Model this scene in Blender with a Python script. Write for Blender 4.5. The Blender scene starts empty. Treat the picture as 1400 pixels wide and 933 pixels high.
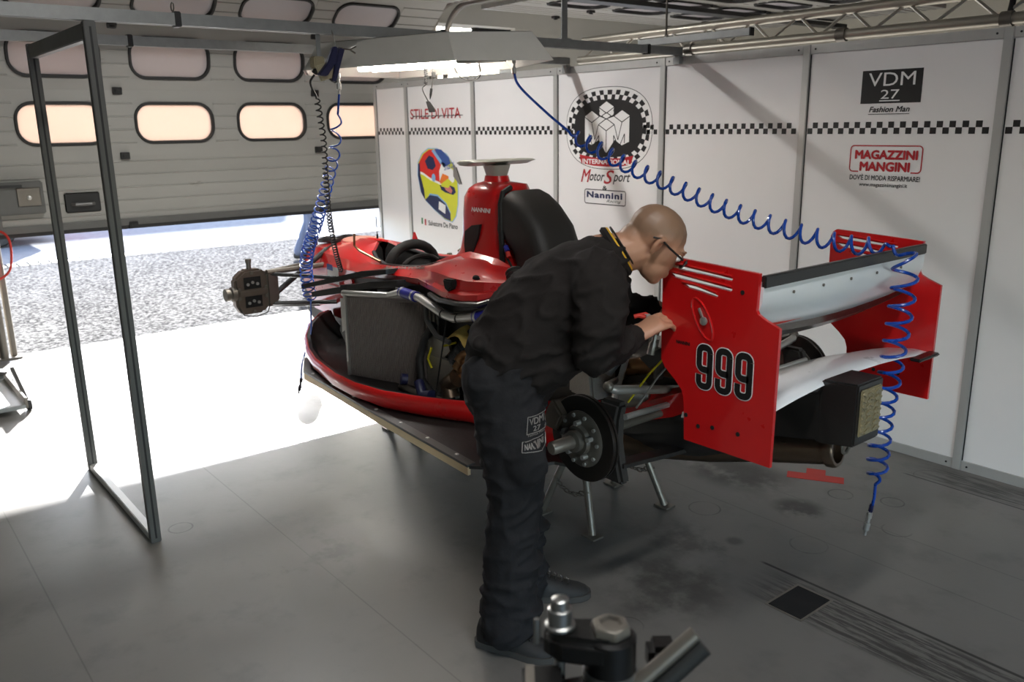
import bpy, bmesh, math, random
from mathutils import Vector, Matrix, noise
from mathutils.bvhtree import BVHTree
random.seed(7)
S = bpy.context.scene
COL = S.collection
PI = math.pi

# ---------------------------------------------------------------- camera
cam_d = bpy.data.cameras.new('camera')
cam = bpy.data.objects.new('camera', cam_d); COL.objects.link(cam)
cam_d.sensor_width = 36.0; cam_d.lens = 29.76; cam_d.clip_end = 400
r_ = Vector((0.62997, 0.77648, -0.01453)); d_ = Vector((0.18320, -0.16677, -0.96883)); f_ = Vector((-0.75470, 0.60767, -0.24731))
cam.matrix_world = Matrix(((r_.x, -d_.x, -f_.x, 0), (r_.y, -d_.y, -f_.y, 0), (r_.z, -d_.z, -f_.z, 1.7066), (0, 0, 0, 1)))
cam_d.dof.use_dof = True; cam_d.dof.focus_distance = 3.3; cam_d.dof.aperture_fstop = 4.0
S.camera = cam

# ---------------------------------------------------------------- sky, sun, exposure
SUN_E = math.radians(14.6)
w = bpy.data.worlds.new('world'); S.world = w; w.use_nodes = True
nt = w.node_tree; nt.nodes.clear()
sky = nt.nodes.new('ShaderNodeTexSky'); sky.sky_type = 'NISHITA'; sky.sun_disc = False
sky.sun_elevation = math.radians(32); sky.sun_rotation = math.radians(-63.6); sky.air_density = 1.0; sky.dust_density = 1.0
bg = nt.nodes.new('ShaderNodeBackground'); bg.inputs[1].default_value = 0.65
wo = nt.nodes.new('ShaderNodeOutputWorld')
nt.links.new(sky.outputs[0], bg.inputs[0]); nt.links.new(bg.outputs[0], wo.inputs[0])
sd = bpy.data.lights.new('sun', 'SUN'); sd.energy = 34.0; sd.angle = math.radians(0.6); sd.color = (0.985, 0.985, 0.99)
so = bpy.data.objects.new('sun', sd); COL.objects.link(so)
so.rotation_euler = Vector((0.896 * math.cos(SUN_E), -0.444 * math.cos(SUN_E), -math.sin(SUN_E))).to_track_quat('-Z', 'Y').to_euler()
so.location = (-20, 8, 8)
S.view_settings.view_transform = 'Standard'; S.view_settings.look = 'None'
S.view_settings.gamma = 1.0; S.view_settings.use_curve_mapping = False
S.view_settings.exposure = 1.15
try:
    S.cycles.use_denoising = True; S.cycles.max_bounces = 12; S.cycles.diffuse_bounces = 6
    S.cycles.sample_clamp_indirect = 12.0; S.cycles.caustics_reflective = False; S.cycles.caustics_refractive = False
except Exception:
    pass

# ---------------------------------------------------------------- mesh helpers
def V(*a): return Vector(a)
class G:
    def __init__(s): s.v = []; s.f = []
    def add(s, vs, fs):
        o = len(s.v); s.v += [Vector(v) for v in vs]; s.f += [tuple(i + o for i in f) for f in fs]; return s
    def box(s, c, size, rz=0.0, M=None):
        R = M if M is not None else Matrix.Rotation(rz, 3, 'Z')
        x, y, z = (q / 2 for q in size); c = Vector(c)
        vs = [c + R @ Vector((a * x, b * y, d * z)) for a in (-1, 1) for b in (-1, 1) for d in (-1, 1)]
        return s.add(vs, [(0, 1, 3, 2), (4, 6, 7, 5), (0, 4, 5, 1), (2, 3, 7, 6), (0, 2, 6, 4), (1, 5, 7, 3)])
    def bx(s, a, b):
        return s.box([(p + q) / 2 for p, q in zip(a, b)], [abs(q - p) for p, q in zip(a, b)])
    def bar(s, a, b, w_, h, up=(0, 0, 1)):
        a, b = Vector(a), Vector(b); t = (b - a).normalized(); up = Vector(up)
        sd_ = t.cross(up)
        if sd_.length < 1e-4: sd_ = t.cross(Vector((1, 0, 0)))
        sd_.normalize(); u = sd_.cross(t)
        vs = [p + sd_ * (i * w_ / 2) + u * (j * h / 2) for p in (a, b) for i, j in ((-1, -1), (1, -1), (1, 1), (-1, 1))]
        return s.add(vs, [(3, 2, 1, 0), (4, 5, 6, 7), (0, 1, 5, 4), (1, 2, 6, 5), (2, 3, 7, 6), (3, 0, 4, 7)])
    def tube(s, pts, r, n=8, cap=True, closed=False, ry=None):
        pts = [Vector(p) for p in pts]; m = len(pts)
        rr = list(r) if isinstance(r, (list, tuple)) else [r] * m
        ts = []
        for i in range(m):
            a = pts[(i - 1) % m] if closed or i > 0 else pts[i]
            b = pts[(i + 1) % m] if closed or i < m - 1 else pts[i]
            ts.append((b - a).normalized())
        ref = Vector((0, 0, 1)) if abs(ts[0].z) < 0.9 else Vector((1, 0, 0))
        nx = ts[0].cross(ref).normalized(); vs = []; fs = []
        for i in range(m):
            nx = (nx - ts[i] * nx.dot(ts[i])).normalized(); ny = ts[i].cross(nx)
            for k in range(n):
                a = 2 * PI * k / n
                vs.append(pts[i] + nx * (rr[i] * math.cos(a)) + ny * ((ry if ry else rr[i]) * math.sin(a)))
        L = m if closed else m - 1
        for i in range(L):
            j = (i + 1) % m
            for k in range(n):
                k2 = (k + 1) % n; fs.append((i * n + k, i * n + k2, j * n + k2, j * n + k))
        if cap and not closed:
            fs.append(tuple(range(n - 1, -1, -1))); fs.append(tuple((m - 1) * n + k for k in range(n)))
        return s.add(vs, fs)
    def lathe(s, prof, o, ax=(0, 0, 1), n=24):
        ax = Vector(ax).normalized(); o = Vector(o)
        u = ax.cross(Vector((0, 0, 1)) if abs(ax.z) < 0.9 else Vector((1, 0, 0))).normalized(); v_ = ax.cross(u)
        vs = []; fs = []; m = len(prof)
        for r, h in prof:
            for k in range(n):
                a = 2 * PI * k / n; vs.append(o + ax * h + u * (max(r, 1e-4) * math.cos(a)) + v_ * (max(r, 1e-4) * math.sin(a)))
        for i in range(m - 1):
            for k in range(n):
                k2 = (k + 1) % n; fs.append((i * n + k, i * n + k2, (i + 1) * n + k2, (i + 1) * n + k))
        fs.append(tuple(range(n - 1, -1, -1))); fs.append(tuple((m - 1) * n + k for k in range(n)))
        return s.add(vs, fs)
    def prism(s, poly, dv):
        poly = [Vector(p) for p in poly]; dv = Vector(dv); n = len(poly)
        return s.add(poly + [p + dv for p in poly], [tuple(range(n)), tuple(range(2 * n - 1, n - 1, -1))] +
                     [(i, i + n, (i + 1) % n + n, (i + 1) % n) for i in range(n)])
    def loft(s, secs, cap=True, closed=True):
        n = len(secs[0]); vs = [p for q in secs for p in q]; fs = []
        for i in range(len(secs) - 1):
            for k in range(n if closed else n - 1):
                k2 = (k + 1) % n; fs.append((i * n + k, i * n + k2, (i + 1) * n + k2, (i + 1) * n + k))
        if cap and closed:
            fs.append(tuple(range(n - 1, -1, -1))); fs.append(tuple((len(secs) - 1) * n + k for k in range(n)))
        return s.add(vs, fs)
    def ell(s, c, r, n=16, m=10, M=None):
        c = Vector(c); M = M or Matrix.Identity(3); vs = []; fs = []
        for i in range(m + 1):
            t = PI * i / m; z = math.cos(t); q = max(math.sin(t), 1e-3)
            for k in range(n):
                a = 2 * PI * k / n; vs.append(c + M @ Vector((r[0] * q * math.cos(a), r[1] * q * math.sin(a), r[2] * z)))
        for i in range(m):
            for k in range(n):
                k2 = (k + 1) % n; fs.append((i * n + k, (i + 1) * n + k, (i + 1) * n + k2, i * n + k2))
        fs.append(tuple(range(n))); fs.append(tuple(m * n + k for k in range(n - 1, -1, -1)))
        return s.add(vs, fs)
    def limb(s, pts, rads, n=14, side=(0, 1, 0)):
        """closed, tapering elliptical limb; rads = (across, deep); rounded ends"""
        pts = [Vector(p) for p in pts]; side = Vector(side); m = len(pts)
        ts = [((pts[min(i + 1, m - 1)] - pts[max(i - 1, 0)])).normalized() for i in range(m)]
        P = []
        def ring(c, t, a, b):
            sx = (side - t * side.dot(t)).normalized(); sy = t.cross(sx)
            return [c + sx * (a * math.cos(2 * PI * k / n)) + sy * (b * math.sin(2 * PI * k / n)) for k in range(n)]
        rd = [(q, q) if not isinstance(q, (tuple, list)) else q for q in rads]
        e0 = min(rd[0]) * .9; e1 = min(rd[-1]) * .9
        for f in (1.0, .8, .45): P.append(ring(pts[0] - ts[0] * e0 * f, ts[0], rd[0][0] * math.sqrt(1 - f * f) + 1e-4, rd[0][1] * math.sqrt(1 - f * f) + 1e-4))
        for i in range(m): P.append(ring(pts[i], ts[i], *rd[i]))
        for f in (.45, .8, 1.0): P.append(ring(pts[-1] + ts[-1] * e1 * f, ts[-1], rd[-1][0] * math.sqrt(1 - f * f) + 1e-4, rd[-1][1] * math.sqrt(1 - f * f) + 1e-4))
        return s.loft(P)
    def map(s, fn): s.v = [Vector(fn(v)) for v in s.v]; return s
    def merge(s, g): return s.add(g.v, g.f)
    def mirrored(s, y0):
        g = G(); g.v = [Vector((v.x, 2 * y0 - v.y, v.z)) for v in s.v]; g.f = [tuple(reversed(f)) for f in s.f]; return g

ORG = {}
def mesh_from(name, g, bev=0.0, smooth=True, ang=38, seg=2):
    me = bpy.data.meshes.new(name); bm = bmesh.new()
    vs = [bm.verts.new(v) for v in g.v]
    for f in g.f:
        try: bm.faces.new([vs[i] for i in f])
        except ValueError: pass
    bm.normal_update()
    bmesh.ops.recalc_face_normals(bm, faces=bm.faces)
    if bev > 0:
        es = [e for e in bm.edges if len(e.link_faces) == 2 and e.calc_face_angle(0) > math.radians(30)]
        bmesh.ops.bevel(bm, geom=es, offset=bev, segments=seg, affect='EDGES', clamp_overlap=True)
    bm.to_mesh(me); bm.free()
    if smooth:
        me.polygons.foreach_set('use_smooth', [True] * len(me.polygons))
        me.set_sharp_from_angle(angle=math.radians(ang))
    return me
def link(name, me, parent, m):
    o = bpy.data.objects.new(name, me); COL.objects.link(o)
    for q in (m if isinstance(m, (list, tuple)) else [m]):
        if q is not None: me.materials.append(q)
    if parent is not None: o.parent = parent
    return o
def ob(name, g, m, parent=None, bev=0.0, smooth=True, ang=38, seg=2):
    """one mesh object; vertices are given in the frame of the thing's root"""
    xs = [v.x for v in g.v]; ys = [v.y for v in g.v]; zs = [v.z for v in g.v]
    c = Vector(((min(xs) + max(xs)) / 2, (min(ys) + max(ys)) / 2, min(zs)))
    h = G(); h.v = [v - c for v in g.v]; h.f = g.f
    o = link(name, mesh_from(name, h, bev, smooth, ang, seg), parent, m)
    ORG[o.name] = c
    o.location = c - (ORG[parent.name] if parent is not None else Vector((0, 0, 0)))
    return o
def ob_fused(name, g, m, parent, voxel=.012, sm=4, fac=.5, fold=None):
    """closed shapes fused into one continuous skin"""
    me = mesh_from(name + '_tmp', g, smooth=False); t = bpy.data.objects.new('tmp', me); COL.objects.link(t)
    md = t.modifiers.new('r', 'REMESH'); md.mode = 'VOXEL'; md.voxel_size = voxel
    ms = t.modifiers.new('s', 'SMOOTH'); ms.iterations = sm; ms.factor = fac
    dg = bpy.context.evaluated_depsgraph_get(); ev = bpy.data.meshes.new_from_object(t.evaluated_get(dg))
    h = G(); h.v = [v.co.copy() for v in ev.vertices]; h.f = [tuple(p.vertices) for p in ev.polygons]
    if fold:
        amp, fr_, st_ = fold
        for i, v in enumerate(ev.vertices):
            p = v.co; q = Vector((p.x * fr_ + p.z * fr_ * .8, p.y * fr_ * .8, (p.z - p.x * .6) * fr_ * st_))
            k = 1.0 - abs(noise.noise(q)) * 2; k = max(k, 0) ** 3 - .25
            h.v[i] = p + v.normal * amp * k
    bpy.data.objects.remove(t); bpy.data.meshes.remove(me); bpy.data.meshes.remove(ev)
    return ob(name, h, m, parent, ang=180), h
def ob_cut(name, g, cutter, m, parent, bev=0):
    a = bpy.data.objects.new('ta', mesh_from('ta', g, bev, smooth=False)); b = bpy.data.objects.new('tb', mesh_from('tb', cutter, smooth=False))
    COL.objects.link(a); COL.objects.link(b)
    md = a.modifiers.new('b', 'BOOLEAN'); md.operation = 'DIFFERENCE'; md.object = b; md.solver = 'EXACT'
    dg = bpy.context.evaluated_depsgraph_get(); ev = bpy.data.meshes.new_from_object(a.evaluated_get(dg))
    bm = bmesh.new(); bm.from_mesh(ev); bmesh.ops.remove_doubles(bm, verts=bm.verts, dist=1e-5); bmesh.ops.triangulate(bm, faces=bm.faces, ngon_method='EAR_CLIP'); bm.to_mesh(ev); bm.free()
    h = G(); h.v = [v.co.copy() for v in ev.vertices]; h.f = [tuple(p.vertices) for p in ev.polygons]
    bpy.data.objects.remove(a); bpy.data.objects.remove(b); bpy.data.meshes.remove(ev)
    return ob(name, h, m, parent, smooth=False)
def root(name, loc, label, cat, group=None, rz=0.0, local=False):
    o = bpy.data.objects.new(name, None); COL.objects.link(o); o.location = loc; o.rotation_euler = (0, 0, rz)
    o.empty_display_size = .1
    ORG[o.name] = Vector((0, 0, 0)) if local else Vector(loc)
    return tag(o, label, cat, group)
def tag(o, label=None, cat=None, group=None, kind=None):
    if label: o['label'] = label
    if cat: o['category'] = cat
    if group: o['group'] = group
    if kind: o['kind'] = kind
    return o
def struct(name, g, m, parent=None, label=None, **k):
    o = ob(name, g, m, parent, **k)
    if parent is None: o['kind'] = 'structure'
    if label: o['label'] = label
    return o
def inst(src, name, design_loc, parent, M=None):
    """a further piece sharing the mesh of src"""
    o = bpy.data.objects.new(name, src.data); COL.objects.link(o); o.parent = parent
    o.location = Vector(design_loc) - ORG[parent.name]; ORG[o.name] = Vector(design_loc)
    if M is not None: o.rotation_euler = M
    return o

# ---------------------------------------------------------------- materials
def lin(c):
    return tuple(((q / 255) / 12.92 if q / 255 <= .04045 else ((q / 255 + .055) / 1.055) ** 2.4) for q in c) + (1.0,)
class NT:
    def __init__(s, m): s.t = m.node_tree; s.n = s.t.nodes; s.l = s.t.links
    def new(s, k, **kw):
        q = s.n.new(k)
        for a, b in kw.items(): setattr(q, a, b)
        return q
    def put(s, sock, v):
        if hasattr(v, 'default_value') or hasattr(v, 'links'): s.l.new(v, sock)
        else: sock.default_value = v
    def math(s, op, a, b=None, c=None, clamp=False):
        q = s.new('ShaderNodeMath', operation=op); q.use_clamp = clamp; s.put(q.inputs[0], a)
        if b is not None: s.put(q.inputs[1], b)
        if c is not None: s.put(q.inputs[2], c)
        return q.outputs[0]
    def mix(s, f, a, b):
        q = s.new('ShaderNodeMix', data_type='RGBA'); s.put(q.inputs[0], f); s.put(q.inputs[6], a); s.put(q.inputs[7], b); return q.outputs[2]
    def noise(s, vec, scale, detail=4, rough=.55):
        q = s.new('ShaderNodeTexNoise'); q.inputs['Scale'].default_value = scale; q.inputs['Detail'].default_value = detail
        q.inputs['Roughness'].default_value = rough
        if vec is not None: s.l.new(vec, q.inputs['Vector'])
        return q.outputs['Fac']
    def ss(s, v, a, b, lo=0.0, hi=1.0):
        q = s.new('ShaderNodeMapRange', interpolation_type='SMOOTHSTEP'); s.put(q.inputs[0], v)
        for i, x in ((1, a), (2, b), (3, lo), (4, hi)): q.inputs[i].default_value = x
        return q.outputs[0]
    def scalev(s, vec, sc):
        q = s.new('ShaderNodeVectorMath', operation='MULTIPLY'); s.l.new(vec, q.inputs[0]); q.inputs[1].default_value = sc; return q.outputs[0]
def mat(name, col, rough=.5, metal=0.0, var=.10, scale=12.0, bump=0.0, bscale=60.0, coat=0.0, spec=.5, emit=None, es=0.0, stretch=None, rvar=.08, wear=None):
    m = bpy.data.materials.new(name); m.use_nodes = True; t = NT(m); b = t.n['Principled BSDF']
    c = lin(col); tc = t.new('ShaderNodeTexCoord').outputs['Object']
    vec = t.scalev(tc, stretch) if stretch else tc
    nz = t.noise(vec, scale)
    lo = tuple(max(0, q * (1 - var)) for q in c[:3]) + (1,); hi = tuple(min(1, q * (1 + var)) for q in c[:3]) + (1,)
    cs = t.mix(nz, lo, hi)
    if wear:
        wn = t.ss(t.noise(vec, wear[1], 6, .65), wear[2], wear[2] + .1); cs = t.mix(wn, cs, lin(wear[0]))
    t.l.new(cs, b.inputs['Base Color'])
    t.l.new(t.math('MULTIPLY_ADD', nz, rvar * 2, rough - rvar, clamp=True), b.inputs['Roughness'])
    b.inputs['Metallic'].default_value = metal; b.inputs['Specular IOR Level'].default_value = spec
    b.inputs['Coat Weight'].default_value = coat; b.inputs['Coat Roughness'].default_value = .06
    if emit: b.inputs['Emission Color'].default_value = lin(emit); b.inputs['Emission Strength'].default_value = es
    if bump:
        bn = t.new('ShaderNodeBump'); bn.inputs['Strength'].default_value = bump; bn.inputs['Distance'].default_value = .01
        t.l.new(t.noise(vec, bscale, 5), bn.inputs['Height']); t.l.new(bn.outputs[0], b.inputs['Normal'])
    return m
M = {}
M['white_panel'] = mat('white_panel', (232, 229, 228), .38, var=.03, scale=3, bump=.02)
M['alu'] = mat('anodised_aluminium', (190, 189, 186), .4, .4, var=.08, stretch=(1, 1, .2), scale=20)
M['alu_dark'] = mat('weathered_aluminium', (92, 91, 89), .45, .35, var=.15)
M['galv'] = mat('galvanised_steel', (146, 147, 146), .42, .45, var=.22, scale=22)
M['truss'] = mat('truss_tube', (168, 162, 150), .42, .7, var=.2, stretch=(.3, 1, 1))
M['steel'] = mat('bright_steel', (186, 184, 180), .32, .65, var=.1)
M['steel_dull'] = mat('dull_steel', (118, 112, 104), .42, .6, var=.2)
M['black'] = mat('black_plastic', (22, 21, 21), .5, var=.2)
M['rubber'] = mat('black_rubber', (26, 25, 24), .65, var=.15, bump=.05)
M['carbon'] = mat('carbon_fibre', (30, 28, 27), .38, var=.2, scale=120, coat=.3)
M['carbon_matt'] = mat('matt_carbon', (44, 41, 39), .55, var=.15, scale=60, bump=.04)
M['red'] = mat('red_paint', (196, 20, 22), .3, var=.05, coat=.9)
M['red_tape'] = mat('red_tape', (190, 46, 34), .6)
M['white_paint'] = mat('white_paint', (226, 228, 232), .3, var=.03, coat=.6)
M['grey_paint'] = mat('grey_paint', (150, 150, 142), .4, var=.08)
M['wood'] = mat('plank_wood', (246, 222, 180), .6, var=.12, stretch=(1, 30, 30))
M['blue_hose'] = mat('blue_hose', (16, 66, 160), .28, var=.05, coat=.3)
M['navy'] = mat('navy_silicone', (40, 42, 140), .4, var=.1)
M['navy_dark'] = mat('navy_rubber', (24, 26, 66), .45, var=.15)
M['print_black'] = mat('print_black', (22, 20, 20), .45, var=.05)
M['print_red'] = mat('print_red', (176, 22, 34), .45, var=.05)
M['print_white'] = mat('print_white', (236, 234, 232), .45, var=.02)
M['print_grey'] = mat('print_grey', (128, 122, 118), .45, var=.05)
M['print_blue'] = mat('print_blue', (52, 82, 150), .45, var=.12)
M['print_lightblue'] = mat('print_lightblue', (132, 176, 214), .45, var=.1)
M['print_navy'] = mat('print_navy', (28, 36, 78), .45, var=.1)
M['print_yellow'] = mat('print_yellow', (212, 212, 50), .45, var=.08)
M['print_orange'] = mat('print_orange', (232, 120, 40), .45, var=.1)
M['print_pink'] = mat('print_skin', (206, 120, 110), .45, var=.1)
M['print_green'] = mat('print_green', (34, 122, 72), .45)
M['print_helmred'] = mat('print_helmet_red', (216, 44, 36), .45, var=.06)
M['bronze'] = mat('heat_bronze', (150, 112, 78), .3, .9, var=.25)
M['titan'] = mat('titanium_pipe', (112, 96, 82), .3, .9, var=.2, stretch=(.4, 3, 3))
M['engine'] = mat('engine_casting', (70, 66, 62), .45, .6, var=.3)
M['yellow'] = mat('yellow_hose', (214, 200, 40), .45)
M['cloth_yellow'] = mat('yellow_cloth', (206, 176, 96), .9, var=.25, bump=.4, bscale=40)
M['shield'] = mat('heat_shield_foil', (176, 172, 164), .35, .8, var=.15, bump=.5, bscale=160)
M['disc'] = mat('brake_disc_iron', (54, 50, 47), .4, .7, var=.25, wear=((90, 66, 48), 30, .62))
M['caliper'] = mat('caliper_alloy', (112, 100, 90), .4, .7, var=.2)
M['rad_core'] = mat('radiator_core', (120, 110, 106), .6, .1, var=.25, scale=40, wear=((150, 144, 138), 36, .68))
M['sweater'] = mat('black_sweatshirt', (34, 30, 29), .92, var=.2, scale=30, bump=.5, bscale=9, spec=.2)
M['trousers'] = mat('black_work_trousers', (33, 32, 34), .85, var=.2, scale=30, bump=.6, bscale=14, spec=.2)
M['shoe'] = mat('black_shoe', (32, 31, 31), .7, var=.2, bump=.2)
M['sole'] = mat('shoe_sole', (58, 56, 54), .8)
M['jeans'] = mat('blue_jeans', (88, 98, 122), .9, var=.25, scale=9, bump=.4, bscale=18)
M['jacket'] = mat('dark_jacket', (40, 44, 54), .85)
M['yellow_strap'] = mat('yellow_lanyard', (206, 160, 30), .6)
M['deep_black'] = mat('matt_deep_black', (12, 11, 11), .9)  # near-black parts; also stands for the shade inside the car's openings
M['cast_black'] = mat('black_cast_iron', (20, 19, 19), .38, .3, var=.25, bump=.08)
M['zinc'] = mat('zinc_bolt', (150, 150, 148), .3, .9, var=.12)
# ================================================================= FLOOR AND GROUND
def floor_mat():
    m = bpy.data.materials.new('epoxy_floor'); m.use_nodes = True; t = NT(m); b = t.n['Principled BSDF']
    P = t.new('ShaderNodeNewGeometry').outputs['Position']
    sp = t.new('ShaderNodeSeparateXYZ'); t.l.new(P, sp.inputs[0]); X, Y = sp.outputs[0], sp.outputs[1]
    big = t.noise(P, .7, 5); mid = t.noise(P, 4.5, 6, .62); fine = t.noise(P, 42, 6, .7)
    streak = t.noise(t.scalev(P, (5, 60, 1)), 1.0, 6, .7)
    col = t.mix(big, lin((106, 103, 99)), lin((119, 116, 111)))
    col = t.mix(t.math('MULTIPLY', t.ss(mid, .5, .75), .45), col, lin((84, 82, 79)))
    def band(v, a, b_, soft=.02):
        return t.math('MULTIPLY', t.ss(v, a - soft, a + soft), t.ss(v, b_ - soft, b_ + soft, 1, 0))
    def blob(x, y, rx, ry, lo=.4, hi=.62, k=.8, n=None):
        dx = t.math('MULTIPLY', t.math('SUBTRACT', X, x), 1 / rx); dy = t.math('MULTIPLY', t.math('SUBTRACT', Y, y), 1 / ry)
        d = t.math('SQRT', t.math('ADD', t.math('MULTIPLY', dx, dx), t.math('MULTIPLY', dy, dy)))
        return t.math('MULTIPLY', t.math('MULTIPLY', t.ss(d, .35, 1.0, 1, 0), t.ss(n or mid, lo, hi)), k)
    def ring(x, y, r, wd=.005, k=.5):
        dx = t.math('SUBTRACT', X, x); dy = t.math('SUBTRACT', Y, y)
        d = t.math('SQRT', t.math('ADD', t.math('MULTIPLY', dx, dx), t.math('MULTIPLY', dy, dy)))
        e = t.math('ABSOLUTE', t.math('SUBTRACT', d, r))
        return t.math('MULTIPLY', t.math('MULTIPLY', t.ss(e, wd * .4, wd, 1, 0), t.ss(mid, .38, .6)), k)
    dark = lin((30, 28, 26))
    masks = []
    sk = t.ss(streak, .43, .56)
    masks.append(t.math('MULTIPLY', t.math('MULTIPLY', band(Y, 2.44, 2.67), t.ss(X, -1.78, -1.5)), t.math('MULTIPLY_ADD', sk, .65, .12)))
    masks.append(t.math('MULTIPLY', t.math('MULTIPLY', band(Y, 3.98, 4.17), t.ss(X, -1.9, -1.6)), t.math('MULTIPLY_ADD', sk, .6, .1)))
    masks.append(t.math('MULTIPLY', t.math('MULTIPLY', band(Y, 2.678, 2.692, .004), t.ss(X, -1.78, -1.74)), .9))
    masks.append(t.math('MULTIPLY', t.math('MULTIPLY', band(Y, 3.958, 3.968, .004), t.ss(X, -1.85, -1.8)), .85))
    for yy, x0 in ((3.31, -2.6), (3.02, -2.6), (1.32, -4.5), (.42, -9)):
        masks.append(t.math('MULTIPLY', t.math('MULTIPLY', band(Y, yy, yy + .004, .003), t.ss(X, x0, x0 + .1)), .4))
    masks += [blob(-2.4, 3.35, .42, .26, .3, .55, .75), blob(-1.9, 2.25, .34, .36, .36, .6, .6), blob(-2.05, 2.6, .3, .25, .42, .62, .45),
              blob(-1.94, 3.22, .15, .14, .42, .55, .7), blob(-1.94, 2.745, .05, .05, .2, .4, .55), blob(-4.44, 1.93, .16, .12, .4, .55, .5),
              blob(-3.0, 1.3, .35, .3, .5, .66, .4)]
    for x, y, r in ((-1.9, 3.5, .055), (-1.7, 3.6, .05), (-1.72, 4.02, .08), (-2.22, 2.9, .07), (-1.72, 2.95, .075), (-1.95, 2.1, .07), (-1.8, 1.95, .055), (-3.6, 1.0, .05), (-2.1, 3.38, .05), (-1.55, 3.35, .06)):
        masks.append(ring(x, y, r))
    masks.append(t.math('MULTIPLY', t.ss(fine, .66, .74), .35))
    mk = masks[0]
    for q in masks[1:]: mk = t.math('MAXIMUM', mk, q)
    col = t.mix(mk, col, dark)
    t.l.new(col, b.inputs['Base Color'])
    r = t.math('MULTIPLY_ADD', mid, .22, .22); r = t.math('ADD', r, t.math('MULTIPLY', mk, .2), clamp=True)
    t.l.new(r, b.inputs['Roughness']); b.inputs['Specular IOR Level'].default_value = .3
    bn = t.new('ShaderNodeBump'); bn.inputs['Strength'].default_value = .05; bn.inputs['Distance'].default_value = .01; t.l.new(fine, bn.inputs['Height']); t.l.new(bn.outputs[0], b.inputs['Normal'])
    return m
def ground_mat(name, c0, c1, sc, contrast, bump):
    m = bpy.data.materials.new(name); m.use_nodes = True; t = NT(m); b = t.n['Principled BSDF']
    P = t.new('ShaderNodeNewGeometry').outputs['Position']
    a = t.noise(P, sc, 6, .75); big = t.noise(P, .6, 4)
    f = t.math('ADD', t.ss(a, .5 - contrast, .5 + contrast), t.math('MULTIPLY', t.math('SUBTRACT', big, .5), .5), clamp=True)
    t.l.new(t.mix(f, lin(c0), lin(c1)), b.inputs['Base Color']); b.inputs['Roughness'].default_value = .95; b.inputs['Specular IOR Level'].default_value = 0.0
    bn = t.new('ShaderNodeBump'); bn.inputs['Strength'].default_value = bump * .12; bn.inputs['Distance'].default_value = .002; t.l.new(a, bn.inputs['Height']); t.l.new(bn.outputs[0], b.inputs['Normal'])
    return m
FLOORM = floor_mat()
APRON = ground_mat('coarse_apron', (42, 42, 42), (106, 105, 104), 26, .11, .6)
ASPH = ground_mat('asphalt', (104, 105, 107), (124, 124, 124), 9, .3, .2)
struct('floor', G().bx((-7.46, -3.2, -.12), (4.2, 9.6, 0)), FLOORM, label='grey epoxy garage floor with stains and scuffs')
struct('ground', G().bx((-12.75, -40, -.15), (-7.47, 60, -.012)), APRON, label='coarse pale concrete apron outside the garage door')
struct('ground_road', G().bx((-90, -60, -.15), (-13.05, 80, -.012)), ASPH, label='asphalt pit road beyond the drain channel')
struct('trim_1', G().bx((-7.49, .9, -.1), (-7.455, 9.2, .002)), M['steel_dull'], label='steel threshold strip under the garage door')
# drain channel with single grate pieces
dr = struct('trim_2', G().bx((-13.05, -8, -.15), (-12.75, 16, -.03)), M['deep_black'], label='dark drain channel across the apron')
GR = mat('grate', (170, 168, 160), .6, .3)
g0 = ob('grate_bar', G().bx((-13.05, 0, -.03), (-12.75, .09, -.008)), GR, dr)
for i in range(110):
    y = -4 + i * .13
    inst(g0, 'grate_bar', (-12.9, y, -.03), dr)

# ================================================================= SHELL
def sunshade_mat():
    m = bpy.data.materials.new('milky_sunshade'); m.use_nodes = True; t = NT(m); t.n.clear()
    tr = t.new('ShaderNodeBsdfTranslucent'); df = t.new('ShaderNodeBsdfDiffuse'); mx = t.new('ShaderNodeMixShader'); o = t.new('ShaderNodeOutputMaterial')
    tr.inputs[0].default_value = lin((196, 198, 206)); df.inputs[0].default_value = lin((200, 200, 202))
    t.l.new(t.math('MULTIPLY_ADD', t.noise(t.new('ShaderNodeTexCoord').outputs['Object'], 2), .1, .35), mx.inputs[0])
    t.l.new(tr.outputs[0], mx.inputs[1]); t.l.new(df.outputs[0], mx.inputs[2]); t.l.new(mx.outputs[0], o.inputs[0]); return m
SUNSHADE = sunshade_mat()
CONC = mat('dark_concrete', (92, 88, 82), .9, var=.15, scale=2, bump=.1)
PLAST = mat('beige_plaster', (150, 146, 134), .9, var=.06, scale=2)
WALLW = mat('painted_wall', (170, 168, 160), .85, var=.06, scale=2)
struct('wall_left', G().bx((-7.8, -3.4, 0), (4.4, -3.2, 3.7)), WALLW)
struct('wall_back', G().bx((4.2, -3.2, 0), (4.4, -2.2, 3.7)).bx((4.2, 2.6, 0), (4.4, 9.6, 3.7)).bx((4.2, -2.2, 2.0), (4.4, 2.6, 3.7)), WALLW)  # doorway gap in this unseen wall added to let in fill light
struct('ground_pit', G().bx((4.2, -60, -.15), (60, 80, -.012)), ASPH, label='asphalt pit lane behind the garage')
struct('wall_far', G().bx((-7.8, 9.6, 0), (4.4, 9.8, 3.7)), PLAST)
struct('ceiling', G().bx((-7.8, -3.4, 3.7), (4.4, 9.8, 3.85)), CONC)
wf = G(); wf.bx((-7.8, -3.2, 0), (-7.5, .84, 3.7)); wf.bx((-7.8, 4.92, 0), (-7.5, 5.12, 3.7)); wf.bx((-7.8, 9.2, 0), (-7.5, 9.6, 3.7))
wf.bx((-7.8, .84, 2.72), (-7.5, 4.92, 3.7)); wf.bx((-7.8, 5.12, 2.72), (-7.5, 9.2, 3.7)); wf.bx((-7.8, 6.15, 2.16), (-7.5, 9.2, 2.72))
struct('wall_front', wf, WALLW)
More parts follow.
